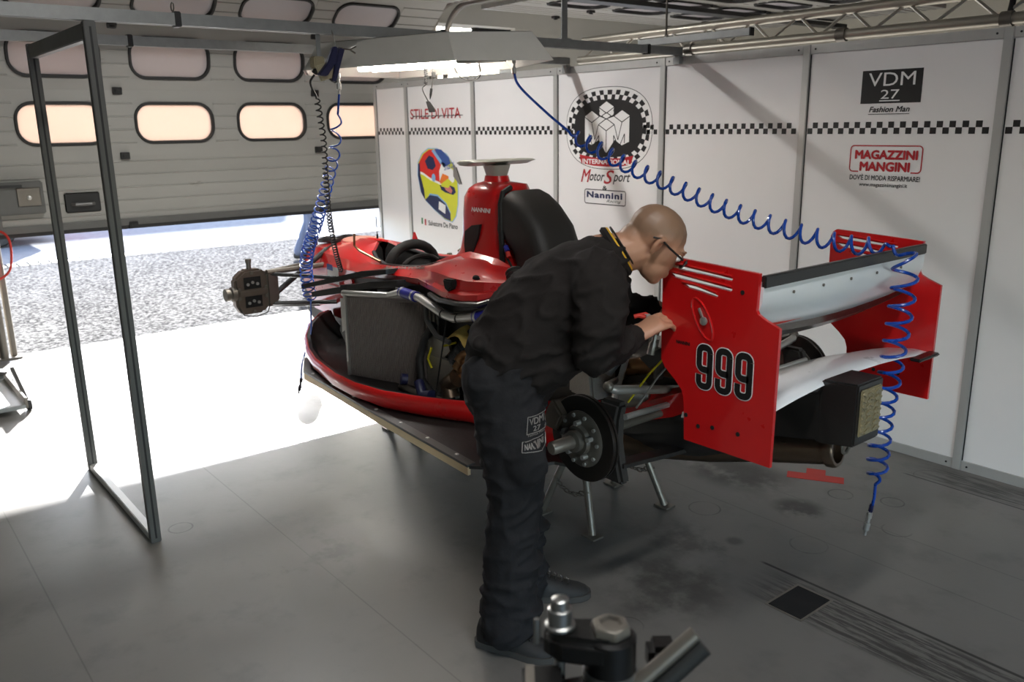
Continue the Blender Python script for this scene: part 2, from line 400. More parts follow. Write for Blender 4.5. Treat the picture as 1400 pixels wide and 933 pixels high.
struct('added_sunshade', G().bx((-12.3, -6, 3.35), (-7.8, 14, 3.40)), SUNSHADE, label='unseen milky canopy added to shade the upper door windows')  # out-of-view sheet added to keep direct sun off the upper panes

# ================================================================= SECTIONAL DOORS
SEC = mat('door_section_steel', (142, 140, 135), .5, var=.12, scale=5, stretch=(1, .25, 1), wear=((96, 92, 84), 7, .66))
def pane_mat():
    m = bpy.data.materials.new('frosted_pane'); m.use_nodes = True; t = NT(m); t.n.clear()
    tr = t.new('ShaderNodeBsdfTranslucent'); tr.inputs[0].default_value = lin((166, 150, 138))
    df = t.new('ShaderNodeBsdfDiffuse'); df.inputs[0].default_value = lin((214, 210, 214))
    gl = t.new('ShaderNodeBsdfGlossy'); gl.inputs['Roughness'].default_value = .15
    mx = t.new('ShaderNodeMixShader'); mx.inputs[0].default_value = .5
    nz = t.noise(t.new('ShaderNodeTexCoord').outputs['Object'], 6)
    t.l.new(t.math('MULTIPLY_ADD', nz, .08, .40), mx.inputs[0])
    t.l.new(tr.outputs[0], mx.inputs[1]); t.l.new(df.outputs[0], mx.inputs[2])
    m2 = t.new('ShaderNodeMixShader'); m2.inputs[0].default_value = .05
    t.l.new(mx.outputs[0], m2.inputs[1]); t.l.new(gl.outputs[0], m2.inputs[2])
    o = t.new('ShaderNodeOutputMaterial'); t.l.new(m2.outputs[0], o.inputs[0]); return m
PANE = pane_mat()
WW, WH, WR = .655, .335, .135
def rrect(w_, h, r, n=6):
    pts = []
    for cx, cz, a0 in ((w_ / 2 - r, h / 2 - r, 0), (-w_ / 2 + r, h / 2 - r, PI / 2), (-w_ / 2 + r, -h / 2 + r, PI), (w_ / 2 - r, -h / 2 + r, 1.5 * PI)):
        for k in range(n + 1):
            a = a0 + PI / 2 * k / n; pts.append((cx + r * math.cos(a), cz + r * math.sin(a)))
    return pts
def section_mesh(y0, y1, h, wins, y_off=0):
    """door section in local frame: x = inwards, y along, z up from its lower hinge"""
    g = G(); pitch = .102
    def prof(z0, z1):
        pts = [(.0, z0)]; z = math.ceil((z0 + .012) / pitch) * pitch
        while z < z1 - .012:
            pts += [(.0, z - .006), (.007, z - .002), (.007, z + .002), (.0, z + .006)]; z += pitch
        pts += [(.0, z1)]; return pts
    def strip(a, b, z0, z1):
        p = prof(z0, z1); poly = [(x + .02, z) for x, z in p] + [(-.02, z1), (-.02, z0)]
        n = len(poly); vs = [(x, a, z) for x, z in poly] + [(x, b, z) for x, z in poly]
        fs = [(i, (i + 1) % n, (i + 1) % n + n, i + n) for i in range(n)]; g.add(vs, fs)
        g.add([(x, a, z) for x, z in poly], [tuple(range(n))]); g.add([(x, b, z) for x, z in poly], [tuple(range(n))])
    cur = y0; zc = h / 2
    for yc in wins:
        strip(cur, yc - WW / 2, 0, h); strip(yc - WW / 2, yc + WW / 2, 0, zc - WH / 2); strip(yc - WW / 2, yc + WW / 2, zc + WH / 2, h)
        inner = rrect(WW - .02, WH - .02, WR); n = len(inner); outer = rrect(WW, WH, .004)
        for sx in (.018, -.018):
            g.add([(sx, yc + p[0], zc + p[1]) for p in inner] + [(sx, yc + p[0], zc + p[1]) for p in outer], [(i, (i + 1) % n, n + (i + 1) % n, n + i) for i in range(n)])
        cur = yc + WW / 2
    strip(cur, y1, 0, h); return g
def frame_mesh(yc, zc):
    g = G(); rings = []
    for x, d in ((.018, .0), (.034, .004), (.034, .022), (.005, .026), (-.02, .026), (-.02, .0)):
        rings.append([(x, yc + p[0], zc + p[1]) for p in rrect(WW - 2 * d, WH - 2 * d, WR - d)])
    n = len(rings[0]); vs = [p for r in rings for p in r]; m_ = len(rings)
    g.add(vs, [(i * n + k, i * n + (k + 1) % n, ((i + 1) % m_) * n + (k + 1) % n, ((i + 1) % m_) * n + k) for i in range(m_) for k in range(n)])
    return g
def place(o, parent_loc, ang):
    o.location = parent_loc; o.rotation_euler = (0, ang, 0)
def build_door(name, label, y0, y1, wins, chain, hinge_y):
    d = bpy.data.objects.new(name, None); COL.objects.link(d); d['kind'] = 'structure'; d['label'] = label; d.location = (-7.44, (y0 + y1) / 2, 0); ORG[d.name] = Vector(d.location)
    out = []
    for (x, z, ang, h, hasw) in chain:
        sgeo = section_mesh(y0, y1, h, wins if hasw else [])
        me = mesh_from('door_section', sgeo, smooth=False)
        s = link('door_section', me, d, SEC); ORG[s.name] = Vector((0, 0, 0))
        s.location = Vector((x, 0, z)) - ORG[d.name]; s.rotation_euler = (0, ang, 0)
        if hasw:
            for yc in wins:
                f = link('window_frame', mesh_from('window_frame', frame_mesh(yc, h / 2)), s, M['rubber'])
                p = link('pane', mesh_from('pane', G().prism([(-.004, yc + a, h / 2 + b_) for a, b_ in rrect(WW - .03, WH - .03, WR - .015)], (.008, 0, 0))), s, PANE)
        for hy in hinge_y:
            hg = G().bx((.02, hy - .035, -.028), (.045, hy + .035, .028)); hg.bx((.045, hy - .02, -.012), (.056, hy + .02, .012))
            link('hinge', mesh_from('hinge', hg, bev=.003), s, M['black'])
        out.append(s)
    return d, out
W1 = [1.555, 2.413, 3.265, 4.122]
TA = math.radians
ch = [(-7.44, .955, 0, .556, False), (-7.44, 1.511, 0, .51, True), (-7.44, 2.021, TA(9), .51, True), (-7.36, 2.525, TA(52), .51, True), (-6.955, 2.84, TA(90), .51, True), (-6.44, 2.84, TA(90), .51, True)]
door1, sec1 = build_door('door_1', 'grey sectional garage door with oval windows, half raised', .86, 4.88, W1, ch, (1.98, 3.69))
ob('bottom_rail', G().bx((-7.47, .86, .955), (-7.405, 4.88, 1.01)), M['alu_dark'], door1)
ob('rubber_seal', G().bx((-7.465, .86, .925), (-7.415, 4.88, .957)), M['rubber'], door1)
hb = ob('pull_handle', G().bx((-7.42, 1.49, 1.085), (-7.405, 1.75, 1.24)), M['black'], door1, bev=.01)
ob('grip', G().tube([(-7.405, 1.54, 1.15), (-7.375, 1.56, 1.15), (-7.375, 1.68, 1.15), (-7.405, 1.70, 1.15)], .013), M['alu_dark'], hb)
lb = ob('lock_box', G().bx((-7.42, .88, 1.10), (-7.36, 1.345, 1.345)), M['alu_dark'], door1, bev=.008)
lp = ob('lock_plate', G().bx((-7.36, 1.16, 1.16), (-7.352, 1.32, 1.30)), M['steel_dull'], lb, bev=.004)
ob('keyhole', G().lathe([(.016, 0), (.016, .012), (.006, .018)], (-7.352, 1.24, 1.225), (1, 0, 0), 12), M['steel'], lb)
ob('latch_bar', G().bar((-7.345, 1.02, 1.315), (-7.345, 1.2, 1.315), .014, .02), M['black'], lb)
ob('end_plate', G().bx((-7.42, .86, .99), (-7.38, 1.04, 1.10)).bx((-7.42, .86, 1.345), (-7.39, 1.02, 1.50)), M['alu_dark'], door1)
def track(y):
    pts = [(-7.34, y, .02), (-7.34, y, 2.3)] + [(-7.34 + .42 * (1 - math.cos(a)), y, 2.42 + .42 * math.sin(a)) for a in [PI / 2 * k / 8 for k in range(9)]] + [(-4.0, y, 2.84)]
    return G().tube(pts, .028, 8)
ob('track', track(4.935), M['steel_dull'], door1); ob('track', track(.80), M['steel_dull'], door1)
ob('spring_shaft', G().tube([(-7.3, .9, 3.05), (-7.3, 9.1, 3.05)], .03).tube([(-7.3, 2.4, 3.05), (-7.3, 4.6, 3.05)], .06, 12), M['black'], door1)
W2 = [5.75, 6.6, 7.45, 8.3]
ch2 = [(-6.85 + .515 * k, 2.80, TA(90), .51, k in (1, 2, 3, 4)) for k in range(5)]
door2, sec2 = build_door('door_2', 'second sectional door slid open overhead beyond the partition', 5.2, 9.1, W2, ch2, (6.15, 7.9))
ob('track', track(5.10), M['steel_dull'], door2)
ob('cross_beam', G().bx((-5.55, 5.1, 2.70), (-5.40, 9.2, 2.74)), M['black'], door2)
ob('bracket', G().bx((-6.95, 5.15, 2.55), (-6.9, 5.6, 2.62)), M['black'], door2)
# jamb
struct('trim_4', G().tube([(-7.40, .915, 0), (-7.40, .915, .95)], .028, 12).tube([(-7.445, .985, 0), (-7.445, .985, .95)], .024, 12).bx((-7.5, .80, 0), (-7.44, .9, .95)).bx((-7.47, .86, 0), (-7.37, 1.03, .012)), M['steel_dull'], label='steel guide tubes of the door at the left jamb')
struct('trim_5', G().bx((-7.44, .80, .25), (-7.425, .87, .75)), M['yellow'], label='yellow warning strip on the left jamb')

# ================================================================= PARTITION WALL
YW = 4.213; HW = 2.095
wr = bpy.data.objects.new('wall_right', None); COL.objects.link(wr); wr['kind'] = 'structure'; wr['label'] = 'white panelled partition wall with printed sponsor marks'
wr.location = (-3.5, YW, 0); ORG[wr.name] = Vector(wr.location)
seams = [-7.225] + [-6.687 + i for i in range(9)]
panels = []
for i in range(len(seams) - 1):
    a, b_ = seams[i] + .02, seams[i + 1] - .02
    panels.append(ob('panel', G().bx((a, YW, .05), (b_, YW + .02, HW - .045)), M['white_panel'], wr))
    for nm, z0, z1 in (('bottom_rail', 0.0, .052), ('top_rail', HW - .047, HW)):
        q = ob(nm, G().bx((a, YW - .008, z0), (b_, YW + .028, z1)), M['alu'], wr, bev=.002)
        for sx in (a + .03, b_ - .03):
            ob('screw', G().lathe([(.005, 0), (.005, .003)], (sx, YW - .008, (z0 + z1) / 2), (0, -1, 0), 8), M['black'], q)
for x in seams:
    ob('post', G().bx((x - .021, YW - .012, 0), (x + .021, YW + .032, HW)), M['alu'], wr, bev=.003)
    ob('gasket', G().bx((x + .021, YW - .003, .05), (x + .026, YW, HW - .05)), M['black'], wr)

# ---- prints on the panels
def txt(body, bold=0.0, shear=0.0, space=1.0):
    c = bpy.data.curves.new('t', 'FONT'); c.body = body; c.size = 1.0; c.shear = shear; c.space_character = space; c.resolution_u = 3
    o = bpy.data.objects.new('t', c); COL.objects.link(o)
    me = bpy.data.meshes.new_from_object(o.evaluated_get(bpy.context.evaluated_depsgraph_get()))
    vs = [v.co.copy() for v in me.vertices]; fs = [tuple(p.vertices) for p in me.polygons]
    bpy.data.objects.remove(o); bpy.data.curves.remove(c); bpy.data.meshes.remove(me)
    if bold:     # heavier strokes: the outline repeated a hair apart
        n = len(vs); V0, F0 = vs, fs; vs, fs = [], []
        for q, (dx, dy) in enumerate(((-1, 0), (1, 0), (0, 1), (0, -1), (-.7, -.7), (.7, .7), (-.7, .7), (.7, -.7))):
            vs += [v + Vector((dx * bold, dy * bold, q * 5e-5)) for v in V0]; fs += [tuple(i + q * n for i in f) for f in F0]
    return vs, fs
def fit(body, u0, u1, v0, v1, fn, slope=0.0, **k):
    """flat lettering fitted to a box, mapped by fn(u, v) to a point"""
    vs, fs = txt(body, **k); xa = min(v.x for v in vs); xb = max(v.x for v in vs); ya = min(v.y for v in vs); yb = max(v.y for v in vs)
    uc, vc = (u0 + u1) / 2, (v0 + v1) / 2; c0 = Vector(fn(uc, vc)); nn = (Vector(fn(uc + .004, vc)) - c0).cross(Vector(fn(uc, vc + .004)) - c0).normalized()
    g = G(); g.add([Vector(fn(u0 + (v.x - xa) / (xb - xa) * (u1 - u0), v0 + (v.y - ya) / (yb - ya) * (v1 - v0) + slope * (v.x - xa) / (xb - xa))) + nn * v.z for v in vs], fs); return g
def onwall(e): return lambda u, v: (u, YW - e, v)
def wtext(body, u0, u1, v0, v1, m, panel, name='lettering', e=.0012, **k):
    return ob(name, fit(body, u0, u1, v0, v1, onwall(e), **k), m, panel, smooth=False)
def wpoly(pts, m, panel, name='print', e=.001):
    g = G(); g.add([(u, YW - e, v) for u, v in pts], [tuple(range(len(pts)))]); return ob(name, g, m, panel, smooth=False)
def strokes(lines, wd, m, panel, name='outline', e=.0016):
    g = G()
    for ln in lines:
        for (a, b_), (c, d) in zip(ln[:-1], ln[1:]):
            L = math.hypot(c - a, d - b_) or 1; nx, ny = -(d - b_) / L * wd / 2, (c - a) / L * wd / 2
            g.add([(a + nx, YW - e, b_ + ny), (c + nx, YW - e, d + ny), (c - nx, YW - e, d - ny), (a - nx, YW - e, b_ - ny)], [(0, 1, 2, 3)])
    return ob(name, g, m, panel, smooth=False)
for i in range(len(seams) - 1):
    g = G(); a, b_ = seams[i] + .03, seams[i + 1] - .03; n = int((b_ - a) / .03)
    for k in range(n):
        x = a + k * .03
        if i == 4 and -4.58 < x + .015 < -3.77: continue
        z = 1.666 if k % 2 else 1.636
        g.add([(x, YW - .001, z), (x + .03, YW - .001, z), (x + .03, YW - .001, z + .03), (x, YW - .001, z + .03)], [(0, 1, 2, 3)])
    ob('checker_stripe', g, M['print_black'], panels[i], smooth=False)
# STILE DI VITA
pv = panels[1]
wtext('STILE DI VITA', -6.625, -5.86, 1.768, 1.855, M['print_red'], pv, bold=.012, space=1.0)
strokes([[(-6.60 + .06 * k + j * .0, 1.775), (-6.56 + .06 * k, 1.80)] for k in range(12) for j in (0,)] + [[(-6.59, 1.792), (-5.83, 1.792)]], .006, M['print_black'], pv)
# helmet picture, built from flat coloured areas
H0 = [(-6.50, 1.14), (-6.54, 1.28), (-6.53, 1.39), (-6.46, 1.47), (-6.36, 1.515), (-6.22, 1.515), (-6.08, 1.47), (-5.98, 1.38), (-5.94, 1.31), (-5.93, 1.18), (-5.94, 1.06), (-5.97, .96), (-6.03, .905), (-6.14, .92), (-6.29, .99), (-6.42, 1.06)]
wpoly([(-6.235 + (x + 6.235) * 1.03, 1.21 + (z - 1.21) * 1.025) for x, z in H0], M['print_lightblue'], pv, 'helmet_shell', .0006)
wpoly(H0, M['print_yellow'], pv, 'helmet_shell')
wpoly([(-6.525, 1.30), (-6.45, 1.285), (-6.34, 1.245), (-6.2, 1.215), (-6.2, 1.24), (-6.34, 1.28), (-6.47, 1.33)], M['print_white'], pv, 'helmet_shell', .0012)
wpoly([(-6.43, 1.055), (-6.36, 1.13), (-6.24, 1.125), (-6.11, 1.06), (-6.04, .97), (-6.12, 1.02), (-6.26, 1.09)], M['print_lightblue'], pv, 'helmet_shell', .0012)
wpoly([(-6.52, 1.32), (-6.51, 1.40), (-6.44, 1.47), (-6.34, 1.51), (-6.2, 1.51), (-6.16, 1.40), (-6.19, 1.30), (-6.2, 1.235), (-6.34, 1.265), (-6.46, 1.31)], M['print_helmred'], pv, 'helmet_shell', .0014)
wpoly([(-6.54, 1.28), (-6.53, 1.38), (-6.505, 1.40), (-6.50, 1.28), (-6.45, 1.16), (-6.44, 1.07), (-6.50, 1.13)], M['print_navy'], pv, 'helmet_shell', .0016)
wpoly([(-6.42, 1.41), (-6.35, 1.46), (-6.28, 1.44), (-6.25, 1.37), (-6.30, 1.335), (-6.38, 1.345)], M['print_navy'], pv, 'helmet_shell', .0018)
wpoly([(-6.26, 1.515), (-6.16, 1.512), (-6.05, 1.45), (-6.02, 1.40), (-6.13, 1.36), (-6.2, 1.43)], M['print_blue'], pv, 'helmet_shell', .0018)
wpoly([(-6.31, 1.50), (-6.27, 1.513), (-6.16, 1.42), (-6.17, 1.38), (-6.2, 1.41)], M['print_lightblue'], pv, 'helmet_shell', .002)
wpoly([(-6.44, 1.07), (-6.36, 1.115), (-6.24, 1.11), (-6.12, 1.05), (-6.05, .97), (-6.05, .91), (-6.14, .925), (-6.3, .995)], M['print_navy'], pv, 'helmet_shell', .0014)
wpoly([(-6.22, 1.07), (-6.12, 1.04), (-6.13, .965), (-6.23, 1.0)], M['print_white'], pv, 'helmet_shell', .002)
wpoly([(-6.2, 1.21), (-6.06, 1.215), (-5.98, 1.2), (-5.96, 1.16), (-6.0, 1.135), (-6.12, 1.15), (-6.18, 1.17)], M['print_navy'], pv, 'helmet_shell', .0016)
wpoly([(-6.14, 1.205), (-6.04, 1.205), (-6.01, 1.17), (-6.03, 1.145), (-6.11, 1.17)], M['print_pink'], pv, 'helmet_shell', .002)
wpoly([(-6.2, 1.33), (-6.15, 1.41), (-5.97, 1.335), (-5.98, 1.25), (-6.08, 1.20), (-6.2, 1.215)], M['print_white'], pv, 'visor', .0018)
wpoly([(-6.2, 1.24), (-6.15, 1.31), (-6.06, 1.29), (-6.07, 1.21), (-6.19, 1.222)], M['print_orange'], pv, 'visor', .0022)
wpoly([(-6.17, 1.225), (-6.07, 1.27), (-6.01, 1.24), (-6.07, 1.19), (-6.18, 1.20)], M['print_yellow'], pv, 'visor', .0024)
wpoly([(-5.99, 1.38), (-5.965, 1.39), (-5.875, 1.235), (-5.905, 1.225), (-5.99, 1.29)], M['print_grey'], pv, 'visor', .0024)
wpoly([(-5.95, 1.37), (-5.935, 1.37), (-5.865, 1.235), (-5.875, 1.225)], M['print_black'], pv, 'visor', .0026)
wtext('STILE DI', -6.12, -5.98, 1.335, 1.385, M['print_blue'], pv, e=.0026, slope=.03, bold=.02)
wpoly([(-6.29 + .03 * math.cos(k * PI / 6), 1.27 + .035 * math.sin(k * PI / 6)) for k in range(12)], M['print_lightblue'], pv, 'visor', .0024)
for q, mm in enumerate(('print_green', 'print_white', 'print_red')):
    wpoly([(-6.515 + .026 * q, .85 - .004 * q), (-6.489 + .026 * q, .85 - .004 * q), (-6.489 + .026 * q, .905 - .004 * q), (-6.515 + .026 * q, .905 - .004 * q)], M[mm], pv, 'flag')
wtext('Salvatore De Piano', -6.40, -5.95, .845, .89, M['print_black'], pv, bold=.02)
# round MMM logo
pv = panels[4]
CX, CZ = -4.172, 1.675
def superell(rx, rz, n=52, p=2.6):
    P = [(CX + rx * math.copysign(abs(math.cos(a)) ** (2 / p), math.cos(a)), CZ + rz * math.copysign(abs(math.sin(a)) ** (2 / p), math.sin(a))) for a in [2 * PI * k / 720 for k in range(721)]]
    L = [0.0]
    for a, b_ in zip(P[:-1], P[1:]): L.append(L[-1] + math.hypot(b_[0] - a[0], b_[1] - a[1]))
    out_ = []; j = 0
    for k in range(n):
        while L[j + 1] < L[-1] * k / n: j += 1
        out_.append(P[j])
    return out_
def ringband(a, b_, sel, m, nm, e):
    g = G(); n = len(a)
    for i in range(n):
        if not sel(i): continue
        j = (i + 1) % n
        g.add([(a[i][0], YW - e, a[i][1]), (a[j][0], YW - e, a[j][1]), (b_[j][0], YW - e, b_[j][1]), (b_[i][0], YW - e, b_[i][1])], [(0, 1, 2, 3)])
    return ob(nm, g, m, pv, smooth=False)
o3, o2, o1 = superell(.382, .25), superell(.352, .22), superell(.322, .19)
wpoly(superell(.405, .272), M['print_black'], pv, 'emblem', .0008); wpoly(superell(.401, .268), M['print_white'], pv, 'emblem', .0010)
wpoly(o1, M['print_black'], pv, 'emblem', .0012)
ringband(o3, o2, lambda i: i % 2 == 0, M['print_black'], 'checker_ring', .0013); ringband(o2, o1, lambda i: i % 2 == 1, M['print_black'], 'checker_ring', .0013)
sk = .05
def dia(cx, cz, rx=.075, rz=.04): return [(cx - rx, cz), (cx, cz + rz), (cx + rx, cz), (cx, cz - rz)]
wpoly([(-4.39, 1.755), (-4.32, 1.785), (-4.25, 1.755), (-4.18, 1.735), (-4.10, 1.755), (-4.035, 1.785), (-3.965, 1.755), (-3.965, 1.59), (-4.035, 1.565), (-4.10, 1.60), (-4.18, 1.51), (-4.25, 1.60), (-4.32, 1.565), (-4.39, 1.59)], M['print_white'], pv, 'emblem', .0014)
wpoly([(-4.255, 1.815), (-4.105, 1.815), (-4.115, 1.765), (-4.18, 1.735), (-4.245, 1.765)], M['print_white'], pv, 'emblem', .0015)
wpoly(dia(-4.18, 1.757, .045, .022), M['print_white'], pv, 'emblem', .0016)
for cx, cz in ((-4.18, 1.815), (-4.32, 1.755), (-4.035, 1.755), (-4.18, 1.70)):
    wpoly(dia(cx, cz), M['print_white'], pv, 'emblem', .0018)
L = []
for cx, cz in ((-4.18, 1.815), (-4.32, 1.755), (-4.035, 1.755), (-4.18, 1.70)):
    d = dia(cx, cz); L.append(d + [d[0]])
d = dia(-4.18, 1.757, .045, .022); L.append(d + [d[0]]); L += [[(-4.255, 1.815), (-4.245, 1.785)], [(-4.105, 1.815), (-4.115, 1.785)]]
L += [[(-4.39, 1.755), (-4.39, 1.59)], [(-3.965, 1.755), (-3.965, 1.59)], [(-4.18, 1.66), (-4.18, 1.50)], [(-4.32, 1.715), (-4.29, 1.60), (-4.255, 1.70)], [(-4.035, 1.715), (-4.07, 1.60), (-4.105, 1.70)],
      [(-4.345, 1.58), (-4.345, 1.64), (-4.31, 1.55), (-4.25, 1.63), (-4.25, 1.53)], [(-4.11, 1.53), (-4.11, 1.63), (-4.06, 1.55), (-4.01, 1.64), (-4.01, 1.58)]]
strokes(L, .006, M['print_black'], pv, 'emblem', .0022)
wpoly([(-4.44, 1.50), (-4.42, 1.44), (-4.3, 1.425), (-4.17, 1.422), (-4.05, 1.425), (-3.95, 1.44), (-3.925, 1.50), (-4.05, 1.48), (-4.18, 1.477), (-4.3, 1.48)], M['print_red'], pv, 'emblem', .0024)
wtext('INTERNATIONAL', -4.41, -3.95, 1.437, 1.471, M['print_white'], pv, e=.003, bold=.03)
wtext('M', -4.425, -4.325, 1.31, 1.40, M['print_red'], pv, shear=.35, bold=.01)
wtext('otor', -4.338, -4.19, 1.322, 1.375, M['print_black'], pv, shear=.35, bold=.012)
wtext('S', -4.20, -4.10, 1.305, 1.40, M['print_red'], pv, shear=.35, bold=.01)
wtext('port', -4.112, -3.95, 1.305, 1.378, M['print_black'], pv, shear=.35, bold=.012)
wtext('&', -4.21, -4.165, 1.262, 1.292, M['print_black'], pv, bold=.02)
def rr(u0, u1, v0, v1, r=.015):
    p = [((u0 + u1) / 2 + a, (v0 + v1) / 2 + b_) for a, b_ in rrect(u1 - u0, v1 - v0, r)]; return p + [p[0]]
strokes([rr(-4.385, -3.99, 1.165, 1.262)], .006, M['print_black'], pv)
wtext('Nannini', -4.365, -4.02, 1.205, 1.25, M['print_navy'], pv, bold=.045, space=1.15)
wtext('Racing', -4.17, -4.03, 1.175, 1.20, M['print_black'], pv, shear=.4)
# sponsors on the near panel
pv = panels[6]
wpoly([(-2.365, 1.785), (-2.055, 1.785), (-2.055, 1.945), (-2.365, 1.945)], M['print_black'], pv, 'sign_field')
wtext('VDM', -2.33, -2.09, 1.868, 1.932, M['print_white'], pv, e=.0018)
wtext('27', -2.26, -2.165, 1.806, 1.85, M['print_white'], pv, e=.0018)
strokes([[(-2.265, 1.797), (-2.16, 1.797)]], .005, M['print_white'], pv, 'underline', .0018)
wtext('Fashion Man', -2.315, -2.105, 1.742, 1.770, M['print_black'], pv, shear=.25, bold=.025)
strokes([[(-2.318, 1.733), (-2.105, 1.733)]], .003, M['print_black'], pv, 'underline')
rb = rr(-2.395, -2.02, 1.448, 1.578, .018)
strokes([rr(-2.395, -2.02, 1.448, 1.578, .018)], .006, M['print_red'], pv)
wpoly([(-2.345, 1.44), (-2.07, 1.44), (-2.07, 1.46), (-2.345, 1.46)], M['print_white'], pv, 'sign_field', .0019)
wtext('MAGAZZINI', -2.37, -2.04, 1.510, 1.557, M['print_red'], pv, bold=.05, e=.0022)
wtext('MANGINI', -2.34, -2.075, 1.450, 1.499, M['print_red'], pv, bold=.05, e=.0022)
wtext("DOV'È DI MODA RISPARMIARE!", -2.39, -2.02, 1.405, 1.437, M['print_black'], pv, bold=.02)
wtext('www.magazzinimangini.it', -2.335, -2.08, 1.368, 1.392, M['print_black'], pv, bold=.012)

# ================================================================= FLOOR MARKS
tg = G(); tg.bx((-2.13, 3.48, .0), (-2.03, 3.74, .0015))
tp = ob('floor_tape', G().bar((-2.20, 3.52, .001), (-1.97, 3.65, .001), .075, .002).bar((-2.103, 3.6185, .001), (-2.137, 3.678, .001), .09, .002), M['red_tape']); tag(tp, 'red tape T mark stuck on the floor behind the exhaust', 'tape mark')
cv = root('floor_cover', (-1.5, 2.533, 0), 'dark square cover let into the floor channel', 'floor cover')
ob('plate', G().bx((-1.566, 2.44, -.01), (-1.432, 2.632, .003)), M['deep_black'], cv, bev=.002)
ob('rim', G().bx((-1.574, 2.432, -.01), (-1.566, 2.64, .002)).bx((-1.432, 2.432, -.01), (-1.424, 2.64, .002)).bx((-1.566, 2.432, -.01), (-1.432, 2.44, .002)).bx((-1.566, 2.632, -.01), (-1.432, 2.64, .002)), M['steel_dull'], cv)

# ================================================================= OVERHEAD RAILS, FRAME, TRUSS, LAMP
fr = root('support_frame', (-4.06, .875, 0), 'open aluminium frame with two tall posts standing left of the car', 'frame')
for x in (-3.545, -4.585):
    p = ob('post', G().bx((x - .02, .855, 0), (x + .02, .897, 2.10)), M['alu_dark'], fr, bev=.003)
    ob('groove', G().bx((x + .0201, .872, .02), (x + .0206, .88, 2.08)).bx((x - .008, .8544, .02), (x + .008, .855, 2.08)), M['black'], p)
ob('top_beam', G().bx((-4.565, .858, 2.035), (-3.565, .894, 2.095)), M['alu_dark'], fr, bev=.003)
ob('bottom_beam', G().bx((-4.565, .858, .0), (-3.565, .894, .035)), M['alu'], fr, bev=.003)
def channel(name, x, y0, y1, z0, label, joints):
    r = root(name, (x, (y0 + y1) / 2, z0), label, 'rail')
    g = G(); g.bx((x - .021, y0, z0), (x - .018, y1, z0 + .045)); g.bx((x + .018, y0, z0), (x + .021, y1, z0 + .045)); g.bx((x - .018, y0, z0 + .042), (x + .018, y1, z0 + .045))
    g.bx((x - .018, y0, z0), (x - .009, y1, z0 + .003)); g.bx((x + .009, y0, z0), (x + .018, y1, z0 + .003))
    ob('channel', g, M['galv'], r)
    for j in joints:
        c = ob('clamp', G().bx((x - .026, j - .012, z0 - .006), (x + .026, j + .012, z0 + .051)), M['black'], r, bev=.003)
    return r
r1 = channel('overhead_rail', -3.55, -2.4, 4.2, 2.102, 'galvanised channel rail nearest the camera, resting on the frame and wall', (1.2, 2.45, 3.9))
r2 = channel('overhead_rail', -4.55, -2.4, 4.2, 2.108, 'galvanised channel rail nearest the garage door', (1.3, 2.6))
ob('eye_bolt', G().tube([(-3.55 + .016 * math.cos(a), 1.19, 2.17 + .016 * math.sin(a)) for a in [2 * PI * k / 14 for k in range(14)]], .003, 6, closed=True).tube([(-3.55, 1.19, 2.145), (-3.55, 1.19, 2.158)], .003), M['steel_dull'], r1)
for x, rr_ in ((-3.55, r1), (-4.55, r2)):
    ob('wall_bracket', G().bx((x - .03, 4.17, 2.05), (x + .02, 4.205, 2.105)), M['galv'], rr_, bev=.002)
sr = root('short_rail', (-3.28, 4.0, 2.15), 'short galvanised channel hung over the partition between rail and truss', 'rail')
ob('channel', G().bx((-3.70, 3.985, 2.152), (-2.90, 4.015, 2.19)), M['galv'], sr, bev=.002); ob('end_cap', G().bx((-2.90, 3.982, 2.15), (-2.893, 4.018, 2.192)), M['black'], sr)
h1 = root('hanger_rod', (-3.55, 3.25, 2.147), 'flat steel hanger bar rising from the near rail to the ceiling', 'hanger rod')
ob('bar', G().bx((-3.553, 3.23, 2.147), (-3.547, 3.27, 3.7)), M['galv'], h1); ob('foot', G().bx((-3.57, 3.215, 2.147), (-3.53, 3.285, 2.153)), M['galv'], h1)
h2 = root('hanger_rod', (-3.49, 4.0, 2.19), 'thin round hanger rod carrying the short rail', 'hanger rod')
ob('rod', G().tube([(-3.49, 4.0, 2.19), (-3.49, 4.0, 3.7)], .006), M['steel_dull'], h2); ob('nut', G().lathe([(.012, 0), (.012, .012)], (-3.49, 4.0, 2.19), n=6), M['steel'], h2)
tr = root('lattice_truss', (-1.4, 4.24, 2.1), 'aluminium ladder truss with diagonal braces along the partition top', 'truss')
ob('chord', G().tube([(-4.5, 4.26, 2.135), (1.8, 4.26, 2.135)], .026, 14), M['truss'], tr)
ob('chord', G().tube([(-4.5, 4.30, 2.262), (1.8, 4.30, 2.262)], .026, 14), M['truss'], tr)
k = 0; x = -4.45
while x < 1.6:
    a, b_ = ((x, 4.262, 2.15), (x + .13, 4.298, 2.25)) if k % 2 == 0 else ((x, 4.298, 2.25), (x + .13, 4.262, 2.15))
    ob('brace', G().tube([a, b_], .008, 6), M['truss'], tr); k += 1; x += .15
for x in (-3.55, -2.55, -1.75):
    ob('coupler', G().lathe([(.034, 0), (.034, .05)], (x, 4.26, 2.135), (1, 0, 0), 14), M['steel_dull'], tr)
ob('coupler', G().tube([(-1.72, 4.26, 2.135), (-1.72, 4.30, 2.262), (-1.72, 4.31, 2.5)], .014, 8), M['deep_black'], tr)
